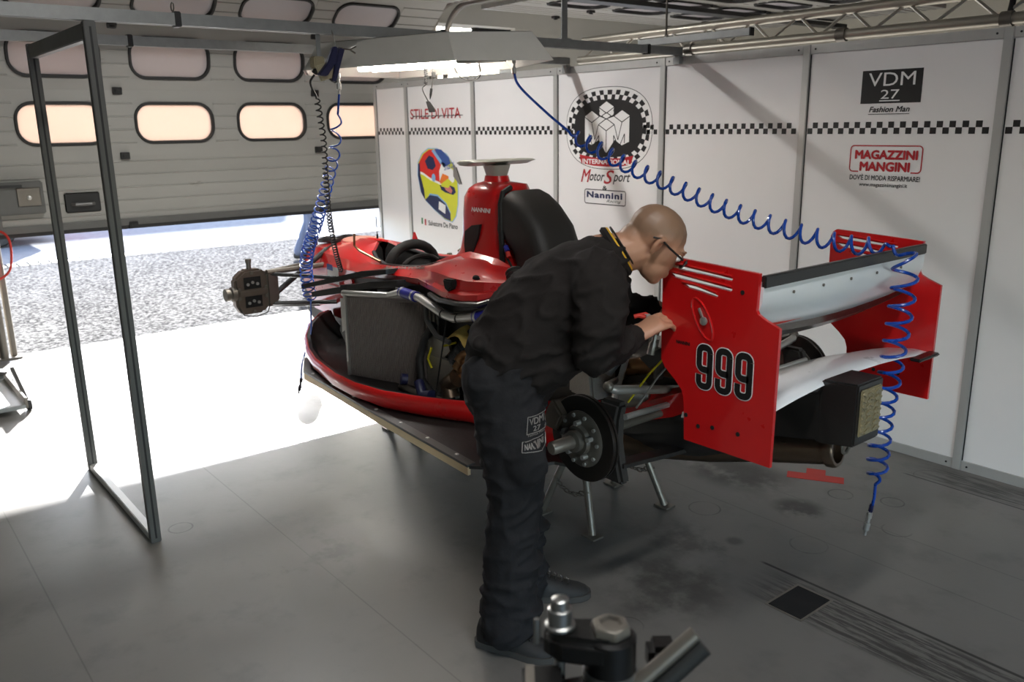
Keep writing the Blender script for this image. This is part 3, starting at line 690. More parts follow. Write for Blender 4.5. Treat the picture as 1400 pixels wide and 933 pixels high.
# ================================================================= LAMP TRAY
lt = root('lamp_tray', (-3.5, 2.3, 1.97), 'grey hexagonal lamp tray with lit fluorescent tube hung under the rails', 'lamp')
rim = [(-4.22, 2.06), (-3.88, 1.88), (-3.025, 2.153), (-2.799, 2.502), (-3.34, 2.72), (-4.29, 2.66)]
cxy = (sum(p[0] for p in rim) / 6, sum(p[1] for p in rim) / 6)
def sc(p, k): return (cxy[0] + (p[0] - cxy[0]) * k, cxy[1] + (p[1] - cxy[1]) * k)
TRAY = mat('tray_sheet', (206, 203, 196), .42, .05, var=.06)
ob('tray_shell', G().loft([[(*p, 1.97) for p in rim], [(*sc(p, .86), 2.092) for p in rim], [(*sc(p, .84), 2.092) for p in rim], [(*sc(p, .975), 1.972) for p in rim]], cap=False).add([(*sc(p, .86), 2.094) for p in rim], [tuple(range(6))]), TRAY, lt, smooth=False)
TUBE = mat('fluorescent_tube', (255, 244, 225), .3, emit=(255, 246, 234), es=18.0)
ob('reflector', G().prism([(*sc(p, .90), 2.03) for p in rim], (0, 0, .004)), M['white_paint'], lt)
ob('tube', G().tube([(-4.0, 2.25, 1.995), (-3.35, 2.46, 1.995)], .014, 12), TUBE, lt)
ob('tube', G().tube([(-4.0, 2.33, 1.995), (-3.38, 2.53, 1.995)], .014, 12), TUBE, lt)
ob('ballast_box', G().box((-3.17, 2.40, 2.005), (.22, .09, .05), .31), M['grey_paint'], lt, bev=.004)
for p in ((-3.55, 2.1), (-3.55, 2.55)):
    ob('hanger', G().tube([(p[0], p[1], 2.09), (p[0], p[1], 2.104)], .006), M['steel'], lt)

def ceiling_light(x, y, z, label, watts):
    r = root('ceiling_light', (x, y, z), label, 'lamp')
    ob('housing', G().loft([[V(x - .09, yy, z + .05), V(x + .09, yy, z + .05), V(x + .05, yy, z + .10), V(x - .05, yy, z + .10)] for yy in (y - .65, y + .65)]), M['white_paint'], r, bev=.004)
    for q in (-1, 1):
        ob('tube', G().tube([(x + q * .045, y - .6, z + .03), (x + q * .045, y + .6, z + .03)], .013, 10), TUBE, r)
        ob('hanger', G().tube([(x, y + q * .5, z + .10), (x, y + q * .5, 3.7)], .004, 6), M['steel_dull'], r)
    ld = bpy.data.lights.new('lamp_light', 'AREA'); ld.shape = 'RECTANGLE'; ld.size = .12; ld.size_y = 1.2; ld.energy = watts; ld.color = (.96, .99, 1.0)
    lo_ = bpy.data.objects.new('lamp_light', ld); COL.objects.link(lo_); lo_.parent = r; lo_.location = (0, 0, .01)
    return r
ceiling_light(-5.1, 2.35, 3.1, 'fluorescent ceiling fitting hung above the nose of the racing car', 24)
ceiling_light(-.7, 1.0, 3.1, 'fluorescent ceiling fitting hung above the clamp stand', 14)
# ================================================================= RACING CAR
CY = 2.53
car = root('race_car', (-3.2, CY, 0), 'red single seater racing car without wheels, number 999, up on stands', 'race car')
def zf(x): return .352 + (-2.54 - x) * .045
def both(name, g, m, **k):
    return ob(name, g, m, car, **k), ob(name, g.mirrored(CY), m, car, **k)
# --- floor
out = [(-4.75, 2.36), (-4.5, 2.12), (-4.33, 1.99), (-4.13, 1.885), (-3.4, 1.875), (-2.62, 1.875), (-2.50, 2.0), (-2.44, 2.18), (-2.3, 2.25)]
poly = out + [(x, 2 * CY - y) for x, y in reversed(out)]
fl = ob('floor_pan', G().prism([(x, y, zf(x) - .006) for x, y in poly], (0, 0, .014)), M['carbon_matt'], car)
for s_ in (0, 1):
    def my(y): return y if s_ == 0 else 2 * CY - y
    ep = [(-4.34, 1.985), (-4.13, 1.878), (-3.4, 1.868), (-2.62, 1.868)]
    ob('wooden_edge', G().loft([[(x, my(y), zf(x) - .034), (x, my(y), zf(x) + .0), (x, my(y + .014), zf(x) + .0), (x, my(y + .014), zf(x) - .034)] for x, y in ep]), M['wood'], car)
    er = ob('edge_strip', G().loft([[(x, my(y - .002), zf(x) + .002), (x, my(y - .002), zf(x) + .013), (x, my(y + .04), zf(x) + .013), (x, my(y + .04), zf(x) + .002)] for x, y in ep]), M['alu_dark'], car)
    for k in range(7):
        x = -4.05 + k * .22
        ob('bolt', G().lathe([(.009, 0), (.009, .004), (.004, .006)], (x, my(1.893), zf(x) + .013), n=8), M['steel'], er)
# --- side pods: red lower shell and dark tray
lip = [(-4.62, 2.29, .63), (-4.56, 2.20, .63), (-4.48, 2.10, .605), (-4.40, 2.035, .555), (-4.25, 1.975, .518), (-4.08, 1.93, .503), (-3.77, 1.882, .498), (-3.56, 1.878, .497), (-3.36, 1.915, .495), (-3.15, 2.015, .492), (-2.97, 2.13, .49), (-2.75, 2.2, .487), (-2.4, 2.24, .485)]
def podshell():
    secs = []
    for i, (x, y, z) in enumerate(lip):
        zb = zf(x) + .012; a = lip[max(i - 1, 0)]; b_ = lip[min(i + 1, len(lip) - 1)]
        t = Vector((b_[0] - a[0], b_[1] - a[1], 0)).normalized(); n = Vector((t.y, -t.x, 0))   # outwards
        p = Vector((x, y, 0))
        secs.append([p + n * .0 + V(0, 0, z + .006), p + n * .012 + V(0, 0, z - .004), p + n * .020 + V(0, 0, z - .03), p + n * .012 + V(0, 0, (z + zb) / 2 - .02), p - n * .008 + V(0, 0, zb + .01), p - n * .03 + V(0, 0, zb), p - n * .035 + V(0, 0, zb + .01), p - n * .01 + V(0, 0, z - .01)])
    return G().loft(secs)
both('pod_shell', podshell(), M['red'])
def podtray():
    secs = []
    for i, (x, y, z) in enumerate(lip):
        a = lip[max(i - 1, 0)]; b_ = lip[min(i + 1, len(lip) - 1)]
        t = Vector((b_[0] - a[0], b_[1] - a[1], 0)).normalized(); n = Vector((t.y, -t.x, 0)); p = Vector((x, y, 0)); zb = zf(x) + .045
        secs.append([p - n * .002 + V(0, 0, z + .004), p - n * .02 + V(0, 0, z + .002), p - n * .05 + V(0, 0, max(zb + .01, z - .06)), p - n * .12 + V(0, 0, zb), V(max(x, -4.5), 2.32, zb), V(max(x, -4.5), 2.32, zb - .01), p - n * .05 + V(0, 0, zb - .012)])
    return G().loft(secs)
both('pod_tray', podtray(), M['carbon'])
# --- tub and red top cover
st = [  # x, rim(y,z), shoulder, lower edge
    (-5.02, (2.52, .985), (2.37, .935), (2.335, .78)), (-4.86, (2.52, 1.015), (2.345, .955), (2.31, .80)), (-4.7, (2.52, 1.042), (2.325, .97), (2.295, .82)),
    (-4.5, (2.51, 1.06), (2.305, .975), (2.285, .85)), (-4.33, (2.49, 1.06), (2.29, .975), (2.275, .875)), (-4.26, (2.41, 1.01), (2.285, .965), (2.27, .89)),
    (-4.15, (2.365, .985), (2.275, .965), (2.265, .90)), (-4.0, (2.335, .972), (2.26, .975), (2.25, .92)), (-3.8, (2.325, .985), (2.25, .99), (2.24, .94)),
    (-3.6, (2.31, 1.01), (2.235, 1.008), (2.22, .955)), (-3.42, (2.305, 1.055), (2.205, 1.03), (2.19, .965)), (-3.25, (2.31, 1.11), (2.165, 1.05), (2.14, .965)),
    (-3.1, (2.34, 1.11), (2.135, 1.05), (2.10, .962)), (-2.95, (2.385, 1.085), (2.13, 1.05), (2.095, .968)), (-2.86, (2.405, 1.07), (2.155, 1.055), (2.115, .98)), (-2.80, (2.43, 1.06), (2.22, 1.05), (2.18, 1.0))]
def cover():
    secs = []
    for x, r, s_, l in st:
        m1 = ((r[0] * .6 + s_[0] * .4), (r[1] * .62 + s_[1] * .38) + .012); m2 = ((r[0] * .25 + s_[0] * .75), r[1] * .25 + s_[1] * .75 + .012)
        k_ = min(max((x + 3.35) / .15, 0), 1)          # flared lower flange towards the rear
        q = ((s_[0] * .5 + l[0] * .5) - .018 + .034 * k_, (s_[1] * .45 + l[1] * .55)); q2 = (l[0] + .006 * k_ - .004, l[1] + .024)
        prof = [r, m1, m2, s_, q, q2, l]
        inn = [(y + .012, z - .01) for y, z in reversed(prof)]
        secs.append([V(x, y, z) for y, z in prof + inn])
    return G().loft(secs)
both('body_cover', cover(), M['red'], ang=22)
both('cockpit_side', G().loft([[V(-3.62, 2.30, 1.0), V(-3.60, 2.335, 1.01), V(-3.60, 2.33, .98)], [V(-3.42, 2.275, 1.04), V(-3.40, 2.33, 1.085), V(-3.40, 2.35, 1.02)], [V(-3.22, 2.26, 1.075), V(-3.20, 2.33, 1.135), V(-3.20, 2.36, 1.05)], [V(-3.02, 2.27, 1.07), V(-3.02, 2.36, 1.115), V(-3.02, 2.40, 1.05)], [V(-2.90, 2.33, 1.055), V(-2.90, 2.38, 1.07), V(-2.90, 2.42, 1.04)]]), M['red'], ang=20)
# dark tub sides and belly under the cover
def tub():
    secs = []
    for x, r, s_, l in st:
        y0 = l[0] + .012; yb = 2.33 if x < -4.2 else 2.30; zb = .56 if x < -4.9 else max(.46, zf(x) + .01)
        zt = l[1] + .02
        secs.append([V(x, y0, zt), V(x, max(y0, 2.285), zt - .05), V(x, yb, .66), V(x, yb + .02, zb), V(x, 2 * CY - yb - .02, zb), V(x, 2 * CY - yb, .66), V(x, 2 * CY - max(y0, 2.285), zt - .05), V(x, 2 * CY - y0, zt)])
    return secs
ts_ = tub()
ob('tub', G().loft(ts_), M['carbon_matt'], car)
tubred = G()
for s_ in (0, 1):
    g = G(); secs = []
    for x, r, sh, l in st[:6]:
        secs.append([V(x, l[0] - .002, l[1] + .01), V(x, l[0] + .0, .74), V(x, l[0] + .02, .60), V(x, l[0] + .045, .59), V(x, l[0] + .03, l[1])])
    g.loft(secs); tubred.merge(g if s_ == 0 else g.mirrored(CY))
ob('nose_side', tubred, M['red'], car)
ob('bulkhead', G().prism([(-5.03, 2.345, .60), (-5.03, 2.345, .92), (-5.03, 2.40, .97), (-5.03, 2.66, .97), (-5.03, 2.715, .92), (-5.03, 2.715, .60)], (.02, 0, 0)), M['carbon_matt'], car)
# sticker on nose side
ob('sticker', G().add([(-4.55, 2.268, .80), (-4.40, 2.262, .80), (-4.40, 2.262, .92), (-4.55, 2.268, .92)], [(0, 1, 2, 3)]), M['print_white'], car)
ob('sticker', G().add([(-4.55, 2.266, .895), (-4.47, 2.262, .895), (-4.47, 2.262, .93), (-4.55, 2.266, .93)], [(0, 1, 2, 3)]).add([(-4.55, 2.266, .84), (-4.40, 2.26, .84), (-4.40, 2.26, .86), (-4.55, 2.266, .86)], [(0, 1, 2, 3)]), M['print_blue'], car)
ob('sticker', G().add([(-4.55, 2.266, .805), (-4.40, 2.26, .805), (-4.40, 2.26, .82), (-4.55, 2.266, .82)], [(0, 1, 2, 3)]), M['print_red'], car)
# cockpit
ck = G(); secs = []
for x, r, s_, l in st[4:14]:
    hw = CY - r[0]; secs.append([V(x, CY - hw - .0, r[1] - .004), V(x, CY - hw + .03, r[1] - .05), V(x, CY - hw + .05, .75), V(x, CY + hw - .05, .75), V(x, CY + hw - .03, r[1] - .05), V(x, CY + hw, r[1] - .004)])
ck.loft(secs, closed=False); ob('cockpit_liner', ck, M['deep_black'], car)
both('cockpit_padding', G().tube([(x, r[0] + .012, r[1] + .002) for x, r, s_, l in st[5:11]], .012, 8), M['rubber'])
sw = ob('dash_hoop', G().tube([(-4.02, 2.53 - .15 * math.cos(a), .955 + .115 * math.sin(a)) for a in [PI * k / 12 for k in range(13)]], .028, 10).tube([(-4.02, 2.38, .955), (-4.02, 2.38, .85)], .028).tube([(-4.02, 2.68, .955), (-4.02, 2.68, .85)], .028), M['rubber'], car)
wh = ob('steering_wheel', G().tube([(-3.93, 2.53 + .13 * math.cos(a), .93 + .085 * math.sin(a)) for a in [2 * PI * k / 20 for k in range(20)]], .014, 8, closed=True), M['black'], car)
ob('wheel_hub', G().box((-3.94, 2.53, .93), (.03, .16, .06)), M['carbon'], wh, bev=.006)
ob('seat', G().loft([[(-3.75, 2.40, .72), (-3.75, 2.66, .72), (-3.74, 2.66, .75), (-3.74, 2.40, .75)], [(-3.45, 2.38, .76), (-3.45, 2.68, .76), (-3.44, 2.68, .80), (-3.44, 2.38, .80)], [(-3.32, 2.38, 1.0), (-3.32, 2.68, 1.0), (-3.34, 2.68, 1.02), (-3.34, 2.38, 1.02)]]), M['black'], car)
ob('head_pad', G().prism([(-3.17, 2.385, 1.275), (-3.26, 2.385, 1.262), (-3.325, 2.385, 1.225), (-3.335, 2.385, 1.15), (-3.32, 2.385, 1.04), (-3.25, 2.385, 1.09), (-3.20, 2.385, 1.18)], (0, .12, 0)), M['rubber'], car, bev=.015)
# roll hoop cover
def rbox(x0, x1, hw, z, r=.05, n=5):
    return [V((x0 + x1) / 2 + a, CY + b_, z) for a, b_ in rrect(x1 - x0, 2 * hw, min(r, hw * .9, (x1 - x0) * .45), n)]
ob('roll_hoop_cover', G().loft([rbox(-3.50, -2.86, .17, 1.03, .12), rbox(-3.47, -2.93, .16, 1.07, .12), rbox(-3.44, -3.02, .14, 1.12, .12), rbox(-3.425, -3.05, .132, 1.20, .12), rbox(-3.42, -3.05, .13, 1.30, .12), rbox(-3.41, -3.055, .128, 1.375, .12), rbox(-3.38, -3.07, .115, 1.415, .1), rbox(-3.33, -3.09, .09, 1.437), rbox(-3.305, -3.17, .05, 1.448), rbox(-3.30, -3.18, .045, 1.475)]), M['red'], car, ang=60)
ob('hoop_trim', G().tube([(-3.03, 2.392, 1.06), (-3.04, 2.395, 1.2), (-3.045, 2.397, 1.36), (-3.055, 2.42, 1.41), (-3.06, 2.47, 1.43)], .013, 8), M['rubber'], car)
lo = fit('NANNINI', -3.27, -3.12, 1.312, 1.334, lambda u, v: (u, 2.397, v), bold=.04, shear=.2)
ob('lettering', lo, M['print_white'], car, smooth=False)
py_ = ob('camera_pylon', G().loft([rbox(-3.295, -3.185, .04, 1.475), rbox(-3.31, -3.17, .055, 1.525)]), M['grey_paint'], car, ang=60)
secs = []
for y, k in ((2.345, .55), (2.352, .9), (2.37, 1.0), (2.53, .96), (2.68, .9), (2.72, .8)):
    secs.append([V(-3.24 + a * .085 * k, y, 1.537 + b_ * .016 * k + (.006 if a > 0 else 0)) for a, b_ in ((-1, 0), (-.7, .8), (0, 1.0), (.6, .5), (1, .05), (.6, -.4), (0, -.9), (-.7, -.8))])
ob('camera_pod', G().loft(secs), M['grey_paint'], car, ang=60)
# airbox
apath = [(-3.055, 1.305), (-3.02, 1.295), (-2.97, 1.265), (-2.905, 1.205), (-2.865, 1.12), (-2.845, 1.02), (-2.84, .9)]
secs = []
for i, (x, z) in enumerate(apath):
    a = apath[max(i - 1, 0)]; b_ = apath[min(i + 1, len(apath) - 1)]; t = Vector((b_[0] - a[0], 0, b_[1] - a[1])).normalized(); n = Vector((-t.z, 0, t.x))
    secs.append([V(x, CY, z) + n * (p[0]) + V(0, p[1], 0) for p in rrect(.235, .27, .07)])
ob('airbox', G().loft(secs), M['carbon_matt'], car, ang=60)
both('cable_loop', G().tube([(-3.04, 2.40, 1.19), (-2.98, 2.38, 1.12), (-2.9, 2.37, 1.05)], .006), M['black'])
ob('connector', G().tube([(-2.985, 2.375, 1.175), (-2.965, 2.37, 1.155)], .012), M['navy'], car); ob('connector', G().tube([(-2.965, 2.37, 1.152), (-2.95, 2.365, 1.13)], .011), M['red_tape'], car)
ob('cover_edge', G().tube([(-2.80, 2.41, 1.04), (-2.79, 2.22, 1.03), (-2.79, 2.17, .99), (-2.84, 2.105, .965), (-2.96, 2.085, .953), (-3.12, 2.092, .947), (-3.25, 2.13, .95)], .012, 6), M['carbon'], car)
ob('air_intake', G().loft([[V(-3.10, 2.10, 1.045), V(-3.03, 2.10, 1.048), V(-3.035, 2.10, 1.01), V(-3.06, 2.10, .992), V(-3.085, 2.10, 1.0)], [V(-3.10, 2.16, 1.045), V(-3.03, 2.16, 1.048), V(-3.035, 2.16, 1.01), V(-3.06, 2.16, .992), V(-3.085, 2.16, 1.0)]]), M['deep_black'], car, bev=.006)  # solid dark block painted in place of the shaded intake hole
ob('air_intake', G().ell((-2.93, 2.165, 1.06), (.025, .012, .016)), M['deep_black'], car)  # dark patch standing in for a shaded opening
cg = cover(); cbv = BVHTree.FromPolygons([v for v in cg.v], cg.f)
def oncover(u, v):
    h = cbv.ray_cast(Vector((u, 2.1 + 0.0, v + .12)), Vector((0, .8, -.6)).normalized())
    return (h[0] + Vector((0, -.002, .002))) if h[0] is not None else Vector((u, 2.25, v))
ob('lettering', fit('SALVATORE', -3.86, -3.42, .975, 1.0, oncover, slope=.03, bold=.03), M['print_grey'], car, smooth=False)
# small things on the tub
ob('mirror_stalk', G().tube([(-4.20, 2.27, 1.135), (-4.205, 2.27, 1.07), (-4.16, 2.275, 1.045), (-3.98, 2.30, 1.0)], .007), M['bronze'], car)
ob('mirror_stalk', G().tube([(-3.80, 2.79, 1.135), (-3.80, 2.79, 1.085), (-3.90, 2.76, 1.02)], .007), M['bronze'], car)
ob('antenna', G().tube([(-4.45, 2.56, 1.05), (-4.45, 2.56, 1.085)], .006).tube([(-4.45, 2.56, 1.08), (-4.455, 2.56, 1.19)], .0025), M['black'], car)
ob('cockpit_fin', G().loft([[(-4.30, 2.70, 1.02), (-4.22, 2.70, 1.02), (-4.22, 2.715, 1.02), (-4.30, 2.715, 1.02)], [(-4.275, 2.705, 1.10), (-4.265, 2.705, 1.10), (-4.265, 2.71, 1.10), (-4.275, 2.71, 1.10)]]), M['red'], car)
ob('nose_panel', G().ell((-4.62, 2.56, 1.035), (.16, .12, .02)), mat('pale_sticker', (222, 150, 130), .35), car)
# strips from the tub to the pod front
both('pod_strut', G().loft([[(-4.42, 2.035, .825), (-4.42, 2.10, .83), (-4.42, 2.10, .855), (-4.42, 2.035, .85)], [(-3.92, 2.15, .945), (-3.86, 2.23, .955), (-3.86, 2.23, .985), (-3.92, 2.15, .975)], [(-3.74, 2.19, .975), (-3.70, 2.27, .98), (-3.70, 2.27, 1.005), (-3.74, 2.19, 1.0)]]), M['carbon'])
both('pod_strut', G().loft([[(-4.20, 1.99, .815), (-4.20, 2.06, .82), (-4.20, 2.06, .85), (-4.20, 1.99, .845)], [(-3.78, 2.12, .905), (-3.72, 2.2, .91), (-3.72, 2.2, .945), (-3.78, 2.12, .94)], [(-3.62, 2.18, .925), (-3.58, 2.26, .93), (-3.58, 2.26, .965), (-3.62, 2.18, .96)]]), M['carbon'])
# --- radiator, near side
A, B = V(-3.83, 2.005, .447), V(-3.415, 2.2, .43); U = (B - A).normalized(); Nn = V(U.y, -U.x, 0).normalized()
rad = ob('radiator', G().prism([A, B, V(B.x, B.y, .885), V(A.x, A.y, .872)], -Nn * .05), M['rad_core'], car)
g = G()
for k in range(46):
    p = A + (B - A) * ((k + .5) / 46); g.bar(p + V(0, 0, .012) + Nn * .002, V(p.x, p.y, .866) + Nn * .002, .0038, .006, up=Nn)
tag(ob('fins', g, M['rad_core'], rad, smooth=False), kind='stuff')
ob('side_tank', G().bar(A + V(-.004, -.004, 0) + Nn * .004, V(A.x - .004, A.y - .004, .885) + Nn * .004, .012, .02, up=Nn), M['steel'], rad)
ob('top_tank', G().tube([V(A.x - .02, A.y - .01, .888), V(B.x, B.y, .902)], .016, 10), M['steel'], rad)
for k in range(4):
    p = B + U * (.014 + k * .021); ob('core_tube', G().bar(V(p.x, p.y, .43), V(p.x, p.y, .885), .009, .012, up=Nn), M['steel_dull'], rad)
ob('radiator_duct', G().loft([[(-3.99, 2.03, .66), (-3.88, 2.03, .55), (-3.86, 2.06, .88), (-3.97, 2.06, .87)], [(-4.06, 2.25, .66), (-3.95, 2.25, .55), (-3.93, 2.25, .88), (-4.04, 2.25, .87)]]), M['carbon'], car, bev=.01)
ob('duct_plate', G().box((-3.94, 2.04, .74), (.035, .006, .2), .2), M['steel'], car)
ob('duct_box', G().loft([[(-3.98, 2.05, .88), (-3.70, 2.2, .90), (-3.66, 2.27, .90), (-3.96, 2.2, .88)], [(-3.98, 2.05, .905), (-3.70, 2.2, .925), (-3.66, 2.27, .925), (-3.96, 2.2, .905)]]), M['carbon'], car)
# pipes
PIPE = mat('alloy_pipe', (196, 194, 190), .35, .35, var=.08)
pp = [(-3.58, 2.10, .902), (-3.50, 2.13, .925), (-3.43, 2.135, .922), (-3.33, 2.13, .918), (-3.14, 2.13, .87), (-3.06, 2.13, .865), (-2.87, 2.13, .907), (-2.74, 2.16, .93), (-2.60, 2.25, .94)]
ob('coolant_pipe', G().tube(pp, [.013, .018, .019, .019, .019, .019, .019, .019, .019], 12), PIPE, car)
ob('hose_sleeve', G().tube([(-3.50, 2.13, .925), (-3.37, 2.132, .919)], .026, 14), M['navy'], car); ob('hose_sleeve', G().tube([(-2.90, 2.13, .90), (-2.76, 2.155, .926)], .026, 14), M['navy'], car)
for p, q in (((-3.49, 2.13, .925), (-3.478, 2.13, .9245)), ((-3.395, 2.131, .9205), (-3.383, 2.1315, .920)), ((-2.89, 2.13, .902), (-2.878, 2.131, .905))):
    ob('hose_clip', G().tube([p, q], .027, 14), M['steel'], car)
for x in (-3.15, -3.03):
    ob('cable_tie', G().tube([(x, 2.13, .87), (x + .008, 2.13, .87)], .022, 10), M['black'], car)
ob('braided_hose', G().tube([(-3.6, 2.16, .925), (-3.42, 2.18, .925), (-3.28, 2.17, .90), (-3.14, 2.17, .875), (-3.0, 2.18, .90), (-2.88, 2.2, .95), (-2.72, 2.25, .965)], .006, 6), M['alu_dark'], car)
ob('braided_hose', G().tube([(-3.38, 2.19, .88), (-3.36, 2.18, .80), (-3.28, 2.18, .735), (-3.2, 2.2, .715)], .013, 8), M['alu_dark'], car)
ob('rubber_hose', G().tube([(-3.33, 2.2, .78), (-3.39, 2.18, .70), (-3.41, 2.16, .6), (-3.38, 2.15, .50), (-3.28, 2.14, .455), (-3.15, 2.17, .45)], .02, 10), M['rubber'], car)
ob('rubber_hose', G().tube([(-3.36, 2.12, .50), (-3.30, 2.10, .45), (-3.22, 2.1, .47)], .026, 10), M['navy_dark'], car)
ob('coolant_pipe', G().tube([(-3.50, 2.10, .45), (-3.3, 2.11, .445), (-3.08, 2.16, .44), (-2.9, 2.2, .44)], .017, 10), M['steel_dull'], car)
ob('hose_cap', G().lathe([(.028, 0), (.028, .03), (.012, .034)], (-3.42, 2.09, .505), (-.4, -.9, .2), 14), M['navy_dark'], car)
ob('control_cable', G().tube([(-3.17, 2.17, .86), (-3.19, 2.15, .70), (-3.22, 2.12, .46)], .004, 6), M['black'], car)
for p in ([(-3.36, 2.2, .66), (-3.38, 2.19, .60), (-3.35, 2.19, .56)], [(-3.28, 2.22, .68), (-3.18, 2.22, .715)], [(-3.12, 2.24, .72), (-3.07, 2.24, .68)]):
    ob('yellow_hose', G().tube(p, .006, 6), M['yellow'], car)
def corr(path, r, n=40):
    pts = [Vector(p) for p in path]; P = []; L = len(pts) - 1
    for k in range(n + 1):
        f = k / n * L; i = min(int(f), L - 1); P.append(pts[i].lerp(pts[i + 1], f - i))
    return G().tube(P, [r * (1.08 if k % 2 else .9) for k in range(n + 1)], 12)
ob('corrugated_duct', corr([(-2.80, 2.27, 1.10), (-2.745, 2.25, 1.04), (-2.74, 2.23, .97), (-2.80, 2.2, .91)], .038, 30), M['carbon_matt'], car)
ob('corrugated_duct', corr([(-2.98, 2.28, .84), (-3.08, 2.25, .76), (-3.15, 2.23, .68), (-3.2, 2.22, .62)], .036, 34), M['rubber'], car)
ob('heat_shield', G().loft([[(-3.46, 2.215, .45), (-3.44, 2.215, .62), (-3.40, 2.22, .64), (-3.39, 2.22, .715), (-3.26, 2.24, .72), (-3.24, 2.24, .66)], [(-3.46, 2.20, .45), (-3.44, 2.20, .62), (-3.40, 2.205, .64), (-3.39, 2.205, .715), (-3.26, 2.225, .72), (-3.24, 2.225, .66)]]).bx((-3.44, 2.2, .44), (-3.17, 2.225, .62)), M['shield'], car)
for k in range(4):
    z = .52 + k * .04
    ob('exhaust_runner', G().tube([(-3.10 + .085 * math.cos(a) + k * .02, 2.19 + .03 * math.sin(a), z + .05 * math.sin(a)) for a in [PI * j / 8 for j in range(9)]], .022, 10), M['bronze'], car)
ob('collector', G().tube([(-3.16, 2.17, .46), (-3.18, 2.17, .52), (-3.12, 2.18, .56)], .045, 12), M['titan'], car)
# --- engine and gearbox
en = ob('engine_block', G().bx((-2.95, 2.36, .42), (-2.3, 2.70, .78)).prism([(-2.9, 2.32, .78), (-2.9, 2.44, .92), (-2.9, 2.62, .92), (-2.9, 2.74, .78)], (.56, 0, 0)), M['engine'], car, bev=.012)
both('cam_cover', G().box((-2.6, 2.40, .90), (.5, .09, .05)), M['alu_dark'], bev=.012)
for k in range(5):
    ob('intake_runner', G().tube([(-2.85 + k * .11, 2.53, .9), (-2.85 + k * .11, 2.50, .98), (-2.84 + k * .11, 2.45, 1.0)], .022, 8), M['steel_dull'], car)
gb = ob('gearbox', G().loft([rbox(-2.31, -2.30, .17, 0)] * 0 + [[V(x, CY + a, z0 + b_) for a, b_ in rrect(2 * hw, h, .06)] for x, hw, z0, h in ((-2.32, .17, .64, .36), (-2.2, .165, .64, .38), (-2.0, .14, .65, .34), (-1.8, .12, .67, .3), (-1.62, .10, .69, .26))]), M['engine'], car, ang=50)
ob('bell_housing', G().lathe([(.12, 0), (.13, .02), (.13, .04), (.11, .06)], (-2.34, CY, .66), (1, 0, 0), 20), M['steel_dull'], car)
# pieces visible between mechanic and end plate
ob('oil_tank', G().loft([rbox(-2.42, -2.24, .0, 0)] * 0 + [[V(-2.40, 2.22, .66), V(-2.24, 2.20, .66), V(-2.22, 2.32, .66), V(-2.40, 2.34, .66)], [V(-2.40, 2.22, .775), V(-2.26, 2.20, .79), V(-2.23, 2.32, .80), V(-2.40, 2.34, .80)]]), M['shield'], car, bev=.01)
ob('catch_can', G().tube([(-2.18, 2.20, .80), (-2.16, 2.30, .90)], .035, 14), M['steel'], car)
ob('manifold_pipe', G().tube([(-2.15, 2.30, .80), (-2.05, 2.30, .83), (-1.92, 2.34, .83), (-1.80, 2.4, .80)], .035, 12), M['bronze'], car)
ob('starter_motor', G().lathe([(.04, 0), (.045, .01), (.045, .12), (.03, .13)], (-2.12, 2.2, .71), (.6, .7, .1), 16), M['steel_dull'], car)
ob('brace_plate', G().prism([(-2.02, 2.22, .88), (-1.84, 2.24, .98), (-1.80, 2.24, .965), (-1.97, 2.22, .85)], (0, .01, 0)), M['carbon'], car)
ob('oil_line', G().tube([(-1.96, 2.10, .75), (-1.90, 2.14, .86), (-1.82, 2.18, .97)], .004, 6), M['yellow'], car)
ob('brake_line', G().tube([(-1.92, 2.10, .74), (-1.86, 2.14, .86), (-1.78, 2.18, .97)], .004, 6), M['steel'], car)
for k, (x, y, z, r) in enumerate(((-1.86, 2.16, 1.0, .016), (-1.82, 2.2, .95, .012), (-1.95, 2.2, .95, .014), (-1.9, 2.25, 1.0, .018))):
    ob('fitting', G().lathe([(r, 0), (r, .04), (r * .6, .05), (r * .6, .075)], (x, y, z - .04), (.1, .2, 1), 8), M['steel'], car)
ob('top_bracket', G().bx((-2.0, 2.24, .93), (-1.83, 2.30, .955)).bx((-1.98, 2.25, .8), (-1.96, 2.29, .93)).bx((-1.86, 2.25, .8), (-1.84, 2.29, .93)), M['steel_dull'], car, bev=.004)
both('side_engine_cover', G().loft([[(-2.75, 2.23, .49), (-2.75, 2.27, .52), (-2.75, 2.25, .42)], [(-2.2, 2.24, .62), (-2.2, 2.28, .66), (-2.2, 2.26, .5)], [(-1.85, 2.26, .78), (-1.85, 2.3, .80), (-1.85, 2.28, .7)]]), M['red'])
ob('diffuser', G().loft([[V(x, CY + a, zc + b_) for a, b_ in rrect(2 * hw, h, .09)] for x, hw, zc, h in ((-2.4, .28, .46, .14), (-2.2, .28, .51, .18), (-2.0, .28, .575, .2), (-1.8, .27, .63, .2), (-1.6, .22, .68, .16))]), M['carbon'], car, ang=50)
